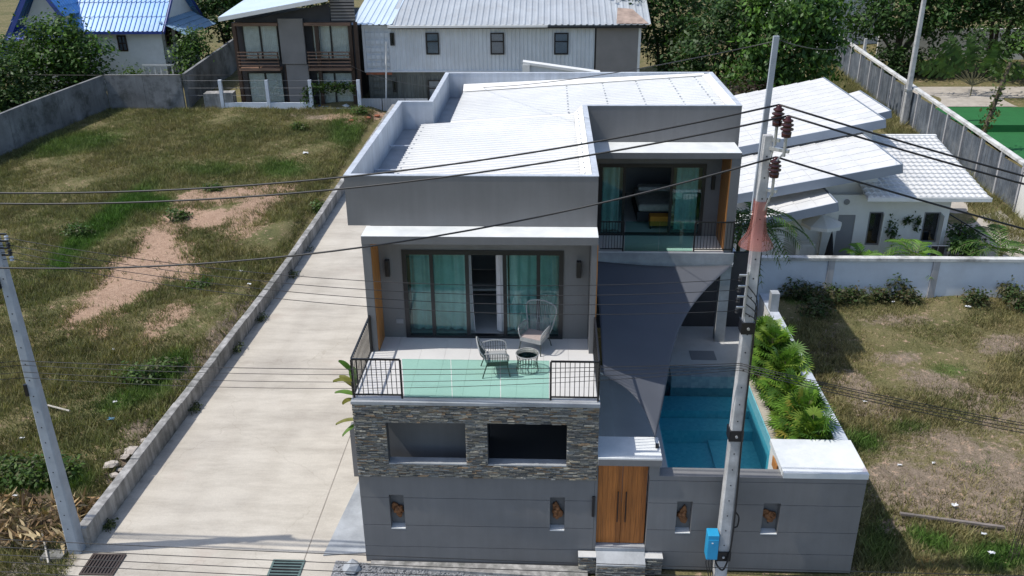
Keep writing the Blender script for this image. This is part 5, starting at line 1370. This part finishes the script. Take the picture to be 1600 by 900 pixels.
foliage('leaves', C, Nn, .22, np.tile([.06, .11, .03], (n, 1))*rs.uniform(.5, 1.3, (n, 1)), vm, M['leaf'], 16)
B().tube([(fx[2]-.1, 60.35, 1.3), (fx[2]-.1, 60.35, 3.1), (fx[2]+3.0, 60.35, 3.1)], .03).build('stem', M['bark'], vm)
for k in range(9):
    rr = random.Random(40+k); x = fx[2]+.3+k*.32; s = rr.uniform(.16, .3); b = B()
    icos(b, (x, 61.0+rr.uniform(-.2, .2), zf+.1+s*.8), s, 300+k, .8)
    mt = [M['bluecloth'], M['trash'], M['trashblue'], M['turfgreen'], M['rustred']][k % 5]
    lb = ['bundled dark blue tarpaulin in the junk heap behind the creeper fence', 'white sack in the junk heap behind the creeper fence', 'teal blue plastic bundle in the junk heap behind the creeper fence', 'green plastic bundle in the junk heap behind the creeper fence', 'reddish bundle in the junk heap behind the creeper fence'][k % 5]
    b.build('bundle', mt, None, False, lb, 'bundle', 'bundles in the junk heap: '+['blue', 'white', 'teal', 'green', 'red'][k % 5])
FWA = thing('field_wall', 'dark weathered concrete wall round the corner of the overgrown field', 'wall', (-30, 60, 1.5))
pc = [(-34.6, 36.0), (-32.9, 47.0), (-32.0, 53.0), (-30.6, 60.0)]
def wallrun(t, a, c, h, mat, n, th=.2, capm=None):
    a, c = np.array(a, float), np.array(c, float)
    for k in range(n):
        p, q_ = a+(c-a)*k/n, a+(c-a)*(k+1)/n; d = (q_-p)/np.linalg.norm(q_-p); nn = np.array([-d[1], d[0]])*th/2; q_ = q_-d*.02
        z0, z1 = float(gz(*p))-.2, float(gz(*q_))-.2
        V = [(*(p-nn), z0), (*(q_-nn), z1), (*(q_+nn), z1), (*(p+nn), z0), (*(p-nn), z0+h+.2), (*(q_-nn), z1+h+.2), (*(q_+nn), z1+h+.2), (*(p+nn), z0+h+.2)]
        B().add(V, [(0,3,2,1),(4,5,6,7),(0,1,5,4),(1,2,6,5),(2,3,7,6),(3,0,4,7)]).build('wall_panel', mat, t)
for a, c in zip(pc[:-1], pc[1:]): wallrun(FWA, a, c, 2.35, M['oldwall'], 3)
wallrun(FWA, (-30.5, 60.1), (-25.2, 60.1), 2.35, M['oldwall'], 2)
LB = thing('lane_wall', 'stained concrete wall running back beside the white house to the apartment block', 'wall', (-25, 66, 2))
wallrun(LB, (-25.1, 60.3), (-25.6, 76), 2.35, M['oldwall'], 5)
wallrun(LB, (-23.9, 60.6), (-21.9, 60.8), 1.0, M['kerb'], 1, 1.0)

# ------------------------------------------------------------------ blue roofed houses
def ribbed_plane(o, u, v, pitch, d, mat, parent, name='roof'):
    "sheet spanned by u (along eave) and v (up slope); ribs run up the slope"
    o, u, v = (np.array(t, float) for t in (o, u, v)); L_ = np.linalg.norm(u); nrm = np.cross(u, v); nrm /= np.linalg.norm(nrm); nrm *= np.sign(nrm[2])
    b = B(); x = 0; prof = []
    while x < L_:
        for dx, dd in ((0, 0), (pitch*.5, 0), (pitch*.65, d), (pitch*.85, d)):
            if x+dx < L_: prof.append((x+dx, dd))
        x += pitch
    ns = 4
    for k in range(ns):
        n = len(b.v); lift = .04
        for xx, dd in prof: b.v += [tuple(o+u*xx/L_+v*k/ns+nrm*(dd+lift)), tuple(o+u*xx/L_+v*(k+1)/ns+nrm*dd)]
        b.f += [(n+2*i, n+2*i+2, n+2*i+3, n+2*i+1) for i in range(len(prof)-1)]
    return b.build(name, mat, parent)
H2 = thing('blue_roof_house', 'white two-storey house with bright blue ribbed roof and side awning', 'house', (-33, 70, 2))
hx0, hx1, hy0, hy1 = -37.5, -28.9, 66.6, 73.5
ez = at(190, 49, Y=66.2)[2]
BX(hx0, hx1, hy0, hy1, 1.7, ez+.3).build('wall', M['white'], H2)
B().prism([(hx1, hy0, ez+.3), (hx1, hy1, ez+.3), (hx1, (hy0+hy1)/2, ez+3.4)], (-.15, 0, 0)).build('gable_wall', M['white'], H2)
ribbed_plane((hx0-1.0, hy0-.7, ez), (hx1-hx0+1.45, 0, 0), (0, 4.2, 3.7), .36, .06, M['bluesheet'], H2)
ribbed_plane((hx0-1.0, hy1+.7, ez), (hx1-hx0+1.45, 0, 0), (0, -4.2, 3.7), .36, .06, M['bluesheet'], H2)
B().obox((hx1+.5, hy0+1.4, ez+1.75), (.04, 0, 0), (0, 2.1, 1.85), (0, -.05, .1)).obox((hx1+.5, hy1-1.4, ez+1.75), (.04, 0, 0), (0, -2.1, 1.85), (0, .05, .1)).build('bargeboard', M['bluedark'], H2)
BX(hx0-1, hx1+.4, hy0-.74, hy0-.70, ez-.16, ez+.02).build('eave_board', M['bluedark'], H2)
ribbed_plane((hx1+2.0, hy0-.3, ez-.35), (0, hy1-hy0-.5, 0), (-1.95, 0, 1.0), .36, .05, M['bluegrey'], H2, 'awning')
def hwin(x0, x1, y, z0, z1, side=False):
    bb = B()
    def bx(a, c, z_, zz, o0, o1): bb.box(a, c, y+o0, y+o1, z_, zz) if not side else bb.box(x0+o0*-1, x0-o1, a, c, z_, zz)
    a0, a1 = (x0, x1) if not side else (y, x1)
    bx(a0, a1, z1-.1, z1, -.06, -.003); bx(a0, a1, z0, z0+.1, -.06, -.003); bx(a0, a0+.1, z0+.1, z1-.1, -.06, -.003); bx(a1-.1, a1, z0+.1, z1-.1, -.06, -.003)
    bx((a0+a1)/2-.04, (a0+a1)/2+.04, z0+.1, z1-.1, -.06, -.003); bx(a0+.1, (a0+a1)/2-.04, (z0+z1)/2-.04, (z0+z1)/2+.04, -.055, -.003); bx((a0+a1)/2+.04, a1-.1, (z0+z1)/2-.04, (z0+z1)/2+.04, -.055, -.003)
    w = bb.build('window', M['brownwood'], H2)
    g = B()
    if not side: g.box(a0+.1, a1-.1, y-.03, y-.006, z0+.1, z1-.1)
    else: g.box(x0+.006, x0+.03, a0+.1, a1-.1, z0+.1, z1-.1)
    g.build('pane', M['glassdark'], w)
p, q_ = at(182, 55, Y=hy0), at(201, 80, Y=hy0); hwin(p[0], q_[0], hy0, q_[2], p[2])
p = at(219, 48, Y=hy0)
for y0_, y1_ in ((67.2, 68.4), (69.2, 70.6), (71.4, 72.5)): hwin(hx1, y1_, y0_, 4.7, 6.3, True)
pr_ = thing('porch_fence', 'white porch balustrade beside the white blue-roofed house', 'balustrade', (-27.5, 66.2, 1.9))
BX(-30.5, -28.2, 66.0, 66.1, 3.5, 3.62).build('top_rail', M['white'], pr_); BX(-28.2, -28.08, 66.0, 71, 3.5, 3.62).build('top_rail', M['white'], pr_)
for k in range(6): BX(-30.5+k*.44, -30.38+k*.44, 66.02, 66.08, 1.6, 3.5).build('baluster', M['white'], pr_)
for k in range(9): BX(-28.18, -28.1, 66.3+k*.55, 66.45+k*.55, 1.6, 3.5).build('baluster', M['white'], pr_)
H1 = thing('blue_gable_house', 'cream gabled house with blue ribbed roof at the field corner', 'house', (-40, 60, 1.6))
g0 = 64.8; ap = at(50, -32, Y=g0); lf = at(6, 78, Y=g0); rt_ = at(97, 27, Y=g0)
B().prism([(lf[0]+.5, g0+.8, 1.0), (rt_[0]-.6, g0+.8, 1.0), (rt_[0]-.6, g0+.8, rt_[2]), (ap[0], g0+.8, ap[2]-.4), (lf[0]+.5, g0+.8, lf[2])], (0, 3.2, 0)).build('wall', M['umbrella'], H1)
ribbed_plane((lf[0]-1.2, g0, lf[2]-.9*(ap[2]-lf[2])/(ap[0]-lf[0])), (0, 4.2, 0), (ap[0]-lf[0]+1.2, 0, (ap[2]-lf[2])*(ap[0]-lf[0]+1.2)/(ap[0]-lf[0])), .36, .06, M['bluesheet'], H1)
ribbed_plane((rt_[0], g0, rt_[2]), (0, 4.2, 0), (ap[0]-rt_[0], 0, ap[2]-rt_[2]), .36, .06, M['bluesheet'], H1)
for e in (lf, rt_):
    d = np.array([ap[0]-e[0], 0, ap[2]-e[2]]); L_ = np.linalg.norm(d); B().obox(np.array([(ap[0]+e[0])/2, g0-.03, (ap[2]+e[2])/2]), d/2, (0, .03, 0), np.cross(d/L_, (0, 1, 0))*.14).build('bargeboard', M['bluedark'], H1)
ribbed_plane((lf[0]+.6, g0-.3, at(50, 62, Y=g0-.3)[2]), (rt_[0]-lf[0]-.4, 0, 0), (0, 1.1, .75), .36, .05, M['bluedark'], H1, 'awning')

# ------------------------------------------------------------------ trees
D1 = [(.025, .06, .015), (.035, .085, .02), (.05, .11, .025), (.07, .14, .03)]
D2 = [(.05, .11, .02), (.075, .15, .025), (.10, .19, .03), (.04, .08, .02)]
DK = [(.03, .06, .018), (.042, .085, .022), (.06, .11, .028)]
tree('spreading fig-like tree hiding the cream gabled house behind the field wall', (-34.5, 61.8, 1.4), [(-.3, 0, 4.0, 2.6, 1.6, 1.6), (1.9, 0, 3.4, 1.9, 1.4, 1.5), (.3, 0, 5.3, 1.9, 1.3, 1.0), (-3.2, -1, 3.4, 2.0, 1.4, 1.6), (-.5, 0, 2.0, 3.0, 1.3, 1.2)], 8500, .34, D2, 101)
tree('dark drooping tree pressed against the field wall beside the cream house', (-36.8, 58.0, 1.2), [(0, 0, 2.6, 2.2, 1.8, 2.0), (-2.4, -1, 3.0, 2.2, 1.8, 2.2), (1.6, -.5, 1.4, 1.6, 1.2, 1.3), (-1, 0, 1.0, 2.6, 1.4, 1.2), (-3.4, -3, 2.0, 2.0, 1.8, 2.0)], 8500, .32, DK, 102)
tree('low dark hedge bush filling the gap behind the long field wall', (-35.2, 59.6, 1.3), [(0, 0, 1.2, 2.0, 1.0, 1.0), (-2.5, -2, 1.2, 2.0, 1.2, 1.1), (2.2, 1.2, 1.0, 1.6, .8, .9)], 3200, .3, DK, 119, .05, name='shrub')
tree('small bushy tree beside the white porch balustrade', (-26.9, 66.5, 1.7), [(0, 0, 2.2, 1.2, 1.2, 1.6), (.3, 0, 3.6, .9, .9, .9)], 2500, .28, D2, 103, .1)
tree('round green shrub under the small white-framed window', (-30.8, 65.0, 1.6), [(0, 0, 1.2, .8, .6, .8)], 700, .22, D2, 104, .05, name='shrub')
tree('dark tall tree between the blue-roofed house and the apartment block', (-27.0, 75, 2.1), [(0, 0, 4.2, 2.6, 2.0, 2.6), (2.2, 0, 3.2, 2.2, 2.0, 2.4), (-2, 1, 5.5, 2.5, 2, 2.0), (1, 0, 6.0, 2.4, 2.0, 1.8), (3, 0, 1.2, 1.6, 1.4, 1.2)], 7500, .36, DK+D1[:2], 105)
tree('dark spreading tree right behind the apartment block roof', (-22.5, 80, 2.3), [(0, 0, 3.5, 3.0, 2.0, 3.0), (-3, 0, 5, 3, 2, 3), (3, 0, 6, 3, 2.0, 2.6)], 5500, .36, DK, 116)
tree('dense dark tree overhanging the corner of the grey ribbed roof', (8.2, 66.5, 1.6), [(0, 0, 5.5, 2.8, 2.4, 2.6), (-1.5, 0, 6.8, 2.2, 2, 1.8), (2.5, 1, 6.5, 2.6, 2.2, 2.5), (1, 0, 3, 2.4, 2, 2)], 7500, .34, DK+D1, 106)
tree('dark tree behind the white metal roof with ragged low branches', (11.2, 62.0, 1.4), [(0, 0, 4.0, 2.6, 2.2, 2.4), (1.5, 0, 6, 2.4, 2, 2.2), (-2, 0, 2.4, 1.8, 1.6, 1.6)], 6500, .34, DK+D1[:2], 107)
tree('bright broad-leaved tree rising behind the tall pole', (14.6, 60.0, 1.3), [(0, 0, 4.8, 2.5, 2.2, 2.2), (.8, 0, 6.8, 2.6, 2.2, 2.0), (2.2, 0, 3.6, 2.0, 2, 2.0), (-1.2, -.5, 3, 1.8, 1.6, 1.6), (.5, 0, 2.0, 1.8, 1.5, 1.2), (2.8, 0, 6, 1.6, 1.6, 2.0)], 8500, .42, D1[1:]+[(.10, .2, .035)], 108, droop=.8)
tree('dark purple-leaved bush at the foot of the trees behind the white roof', (12.6, 57.5, 1.2), [(0, 0, 1.6, 1.0, .8, 1.2)], 900, .26, [(.05, .025, .025), (.06, .05, .03)], 109, .06, name='shrub')
tree('large rounded dark tree beyond the corrugated fence', (27.0, 72.0, 1.9), [(0, 0, 5.0, 3.2, 2.6, 2.4), (3.0, 0, 4.6, 3.0, 2.4, 2.4), (1.5, 0, 7.0, 3.0, 2.4, 2.0), (-2.4, 0, 4.2, 2.2, 2, 2.0), (5, 0, 5.6, 2.4, 2, 2)], 10500, .36, DK[1:]+D1[1:], 110, .22)
tree('dark tree standing in the shade behind the traveller palm', (34.5, 72.0, 1.9), [(0, 0, 6.2, 3.2, 2.6, 2.6), (3, 0, 7, 3, 2.4, 2.6), (-2, 0, 8, 2.5, 2, 2)], 6500, .38, DK, 111, .22)
tree('bright leafy tree overhanging the sports court', (34.2, 62.5, 1.4), [(0, 0, 4.2, 2.4, 2, 1.8), (2.2, 0, 3.4, 2.2, 2, 2.0), (1.2, 0, 5.6, 2.2, 2, 1.6)], 6000, .34, D2, 112, .16)
tree('low dark tree shading the path behind the sports court', (36.5, 69, 1.7), [(0, 0, 3.6, 3.0, 2.0, 1.8), (3.4, 0, 3.2, 2.6, 2, 1.8), (-3.2, 0, 3.4, 2.4, 1.8, 1.6), (1, 0, 5.6, 3, 2, 1.6)], 7000, .34, DK, 117, .18)
tree('dark undergrowth thicket below the rounded tree', (29.2, 70.5, 1.7), [(0, 0, 1.2, 2.6, 1.2, 1.1), (-3, 0, 1.4, 2.2, 1.2, 1.2)], 2600, .3, DK, 118, .06, name='shrub')
tree('far dark tree filling the background between the two white buildings', (16.5, 84, 2.5), [(0, 0, 5, 3.2, 2.4, 3), (3, 0, 6.5, 3, 2.4, 3), (-5, 0, 6, 3.5, 2.4, 3.2), (-9, 0, 5.5, 3.5, 2.4, 3.2)], 6500, .4, DK, 113)
tree('far dark treetop beyond the rounded tree', (40, 80, 2.5), [(0, 0, 5, 4, 3, 3.4), (-5, 0, 7, 4, 3, 3), (5, 0, 5, 4, 3, 3.5), (-9, 0, 6, 3, 3, 3)], 6000, .42, DK, 114)
tree('sprawling bush at the far end of the corrugated fence', (21.8, 74.5, 1.9), [(0, 0, .9, .9, 1.6, .8)], 700, .28, D2, 115, .05, name='shrub')
# traveller palm: a flat fan of long leaves
TP = thing('traveller_palm', 'tall traveller palm with fan of long leaves beside the sports court', 'palm', (29.9, 64.4, 1.6))
rs = np.random.default_rng(7); V, cols = [], []; b = B()
for k in range(19):
    th = (k/18-.5)*2.3; d = np.array([math.sin(th), .25*rs.normal(), math.cos(th)]); d /= np.linalg.norm(d); hub = np.array([29.9, 64.4, 2.3])
    mid = hub+d*rs.uniform(.9, 1.5); b.tube([np.array([29.9, 64.4, 1.4]), hub, mid], .045, 5, .025)
    sd_ = np.cross(d, [0, 1., 0]); n = 12; LL = rs.uniform(2.2, 3.2)
    for j in range(n):
        for s in (-1, 1):
            t0 = j/n; p = mid+d*LL*t0+np.array([.35*math.sin(th)*t0*t0, 0, -.9*abs(math.sin(th))*t0*t0]); w = .45*math.sin(math.pi*(.12+.83*t0))*rs.uniform(.7, 1.1)
            dr = sd_*s*w+d*.18+np.array([0, rs.normal()*.15, -.3*w])
            V += [p, p+d*LL/n*.85, p+d*LL/n*.7+dr, p+dr]; c = np.array([.06, .11, .03])*rs.uniform(.5, 1.5); cols += [c]*4
b.build('stalk', M['palmstem'], TP); rawmesh('fronds', np.array(V), np.arange(len(V)).reshape(-1, 4), np.array(cols), TP, M['leaf'])

# ------------------------------------------------------------------ grass on field and lot
def grass(name, label, n, xr, yr, keep, seed, hscale=1.0, dryb=0.0):
    rs = np.random.default_rng(seed)
    X = rs.uniform(*xr, n); Y = rs.uniform(*yr, n); Z = gz(X, Y)
    u, w = px(np.stack([X, Y, Z], 1)); d = emask(DIRT, u, w); l = emask(LUSH, u, w); g = emask(GREY, u, w)
    cl = .5+.5*np.sin(X*.9+1.7*np.sin(Y*.6+seed))*np.sin(Y*.8+1.3*np.sin(X*.7)); cl2 = .5+.5*np.sin(X*2.3+Y*1.1)*np.sin(Y*2.9-X*.8)
    R2f = .5+.5*np.sin(X*3.1+2*np.sin(Y*1.7))*np.sin(Y*2.7+1.5*np.sin(X*1.9)); pk = (1-.98*np.clip(d*1.7-.6, 0, 1))*(1-.72*g)*(.7+.3*cl2)
    k = (rs.uniform(0, 1, n) < pk) & keep(X, Y) & (u > -80) & (u < 1680) & (w > -20) & (w < 960)
    X, Y, Z, l, cl, g = X[k], Y[k], Z[k], l[k], cl[k], g[k]; m = len(X); R2v = R2f[k][:, None]
    h = (.04+.12*R2v[:, 0]+.14*rs.uniform(0, 1, m)**2+.10*cl*rs.uniform(0, 1, m)+.08*l)*hscale
    nb_ = 4; R = lambda a: np.repeat(a, nb_)
    Xb, Yb = R(X)+rs.normal(size=m*nb_)*.06, R(Y)+rs.normal(size=m*nb_)*.06; hb = R(h)*rs.uniform(.6, 1.2, m*nb_)
    an = rs.uniform(0, 6.283, m*nb_); wd = rs.uniform(.010, .022, m*nb_); ln = rs.uniform(.3, 1.1, m*nb_)*hb; la = rs.uniform(0, 6.283, m*nb_)
    c, s = np.cos(an)*wd, np.sin(an)*wd; Zb = R(Z)-.03
    V = np.stack([np.stack([Xb-c, Yb-s, Zb], 1), np.stack([Xb+c, Yb+s, Zb], 1), np.stack([Xb+np.cos(la)*ln, Yb+np.sin(la)*ln, Zb+hb+.03], 1)], 1).reshape(-1, 3)
    olive, dry, green = np.array([.165, .178, .07])*(1-dryb*.1), np.array([.29, .245, .12]), np.array([.085, .17, .03])
    dr = np.clip(cl*.75+rs.normal(size=m)*.3-.05+dryb, 0, 1)[:, None]
    col = olive*(1-dr)+dry*dr; col = col*(1-np.clip(l*1.2, 0, 1)[:, None])+green*np.clip(l*1.2, 0, 1)[:, None]
    col *= (.45+.9*rs.uniform(0, 1, (m, 1)))*(.75+.5*R2v); col = np.repeat(np.repeat(col, nb_, 0), 3, 0)
    rawmesh(name, V, np.arange(len(V)).reshape(-1, 3), col, None, M['grass'], 'stuff', label, 'grass')
grass('field_grass', 'rough olive and dry grass covering the vacant field', 230000, (-37, -11.9), (16.9, 60), lambda X, Y: (X < kx(Y)-.28) & (X > -36), 21)
grass('lot_grass', 'patchy dry grass on the vacant lot beside the side wall', 95000, (7.5, 22.9), (12, 33), lambda X, Y: (X > 7.4), 22, .8, .3)
grass('fence_grass', 'dry grass strip along the corrugated sheet fence', 5000, (21.0, 22.9), (38, 74), lambda X, Y: X > 0, 23, 2.2)
grass('verge_grass', 'short green grass at the foot of the shorter pole', 2500, (-15, -11.7), (15.2, 16.9), lambda X, Y: X < -11.6, 24, .8)
# weedy shrubs
def weeds(spots, labf, grp, pal, s0):
    for k, (u, w, r, h) in enumerate(spots):
        p = atg(u, w)
        tree(labf[k], p, [(0, 0, h*.55, r, r*.7, h*.5), (r*.5, .1, h*.4, r*.7, r*.6, h*.35)], int(420*r*3), .15, pal, s0+k, .02, grp, 'weed_bush', spread=.14, per=10)
weeds([(1243, 468, .55, .85), (1290, 476, .75, .75), (1330, 472, .55, .55), (1372, 472, .4, .6), (1398, 466, .4, .95), (1418, 475, .35, .6), (1520, 478, .45, .7), (1575, 470, .5, .9), (1595, 485, .6, .7), (1268, 495, .5, .6)],
      ['weed bush at the pale blue wall, '+t for t in ('nearest the palm clump', 'widest, below the first pilaster', 'just past the first pilaster', 'low one before the umbrella', 'tall one before the grey door', 'small one before the grey door', 'low one past the third pilaster', 'bright one by the wide feathery palm', 'spreading one by the wide feathery palm', 'set forward near the side wall')], 'weed bushes along the pale blue wall', [(.05, .09, .025), (.08, .10, .035), (.10, .09, .045)], 200)
weeds([(275, 345, .5, .6), (330, 300, .4, .4), (120, 370, .6, .6), (500, 330, .4, .5), (465, 205, .4, .6), (560, 180, .5, .6), (215, 595, .6, .5), (50, 755, .7, .6), (20, 745, .6, .6), (85, 745, .6, .5), (255, 580, .5, .4), (310, 450, .4, .35)],
      ['weed tuft in the field, '+t for t in ('between the two upper bare patches', 'above the upper bare patch', 'behind the long bare patch in tall grass', 'beside the middle of the kerb wall', 'below the creeper fence', 'by the brick rubble', 'beside the blue bag', 'largest of the patch above the dead leaves', 'far end of the patch above the dead leaves', 'right against the shorter pole', 'by the lower kerb wall', 'at the tip of the long bare patch')], 'weed tufts in the vacant field', [(.06, .12, .025), (.09, .15, .03), (.11, .12, .05)], 230)
for k, (u, w, r) in enumerate(((299, 640, .16), (368, 549, .2), (396, 500, .18), (179, 822, .1), (440, 432, .2), (470, 395, .18))):
    p = at(u, w, Z=.03); p[0] = kx(p[1])+.12
    tree('small weed rooted at the driveway foot of the kerb wall', p, [(0, 0, r*.7, r, r*1.6, r*.7)], 160, .09, [(.05, .07, .025), (.08, .10, .035)], 260+k, .008, 'weeds at the foot of the kerb wall', 'kerb_weed', spread=.06, per=8)
# dead banana leaves heaped by the pole
rs = np.random.default_rng(44); n = 520
C = np.stack([rs.uniform(-15.2, -11.9, n), rs.uniform(17.1, 18.9, n), rs.uniform(.15, .55, n)], 1); Nn = rs.normal(size=(n, 3))+np.array([0, 0, .8]); Nn /= np.linalg.norm(Nn, axis=1)[:, None]
dl = np.array([[.36, .25, .13], [.28, .18, .09], [.45, .35, .2], [.18, .12, .07]])[rs.integers(0, 4, n)]*rs.uniform(.7, 1.2, (n, 1))
foliage('dead_leaves', C, Nn, .55, dl, None, M['dryleaf'], 45, .16, 'stuff', 'heap of dead brown leaves behind the shorter pole', 'leaf litter')
# litter and debris
lit = [(478, 243, .35, 0), (35, 690, .14, 0), (68, 680, .10, 0), (175, 660, .18, 1), (180, 633, .12, 0), (377, 428, .18, 0), (390, 448, .15, 0), (178, 550, .08, 0), (25, 780, .1, 0), (1490, 795, .16, 0), (1535, 840, .12, 0), (1548, 870, .14, 0), (1404, 732, .1, 0), (1457, 729, .09, 0), (1350, 632, .1, 0), (1512, 484, .2, 0), (1395, 476, .12, 0)]
for k, (u, w, s, c) in enumerate(lit):
    p = atg(u, w); rr = random.Random(500+k); b = B(); n = 5; s *= .65
    for i in range(n):
        for j in range(n): b.v.append((p[0]+s*(i/(n-1)-.5)*1.5+rr.uniform(-.03, .03), p[1]+s*(j/(n-1)-.5)+rr.uniform(-.02, .02), p[2]+.12+rr.uniform(0, s*.4)))
    for i in range(n-1):
        for j in range(n-1): q0 = i*n+j; b.f.append((q0, q0+n, q0+n+1, q0+1))
    lot = u > 1200
    lab = 'crumpled blue plastic bag lying in the field by the kerb' if c else ('crumpled white litter lying on the vacant lot' if lot else 'crumpled white litter lying in the overgrown field')
    b.build('litter', M['trashblue'] if c else M['trash'], None, False, lab, 'litter', None if c else ('white litter on the lot' if lot else 'white litter in the field'))
for k, (u, w, s) in enumerate(((175, 728, .32), (205, 706, .28), (188, 735, .2), (225, 690, .2), (195, 715, .2), (180, 745, .22), (550, 190, .3), (575, 186, .35), (590, 182, .3))):
    p = atg(u, w); s *= .75; b = B(); icos(b, (p[0], p[1], p[2]+s*.3), s, 700+k, .4)
    far = u > 400
    b.build('rubble_block', M['rustred'] if far else M['rubble'], None, False, 'broken orange brick rubble at the head of the driveway kerb' if far else 'pale broken rubble lying against the field side of the kerb wall', 'rubble', 'brick rubble at the kerb head' if far else 'rubble by the kerb wall')
a, c = atg(1405, 808), atg(1568, 830)
B().obox(((a+c)/2)+np.array([0, 0, .12]), (c-a)/2, (0, .04, 0), (0, 0, .03)).build('timber_plank', M['timber'], None, label='long grey timber plank lying on the vacant lot', cat='plank')
p = atg(1582, 880)
rb = thing('rebar_bundle', 'rusty reinforcing bars sticking up from the vacant lot', 'rebar', p)
for k in range(4):
    x, y = p[0]+.14*(k % 2)-.05, p[1]+.14*(k//2); B().tube([(x, y, p[2]-.1), (x+.03, y, p[2]+1.7)], .010, 5).build('bar', M['grate'], rb)
for k in range(5): B().tube([(p[0]-.06, p[1]-.01, p[2]+.3+k*.3), (p[0]+.1, p[1]-.01, p[2]+.3+k*.3), (p[0]+.1, p[1]+.15, p[2]+.3+k*.3), (p[0]-.06, p[1]+.15, p[2]+.3+k*.3), (p[0]-.06, p[1]-.01, p[2]+.3+k*.3)], .006, 4).build('stirrup', M['grate'], rb)
p = atg(110, 648); B().tube([p+np.array([-.9, .35, .12]), p+np.array([0, 0, .14])], .03, 6).build('bamboo_stick', M['dryleaf'] if False else M['coping'], None, label='pale stick lying in the field beside the shorter pole', cat='stick')
p = at(75, 860, Z=.15); B().tube([p+np.array([-.45, .6, .1]), p+np.array([.25, -.45, .0])], .025, 6).build('bamboo_stick', M['coping'], None, label='pale bamboo stick leaning over the dead leaves', cat='stick')
b = B(); icos(b, (-4.75, 16.75, .1), .26, 801, .6); b.build('cement_lump', M['cement'], None, label='grey cement lump on the gravel at the driveway corner', cat='cement lump')
b = B(); icos(b, (.72, 16.38, .1), .16, 802, .8); b.build('cement_lump', M['whitecap'], None, label='pale cement lump at the foot of the stone step', cat='cement lump')
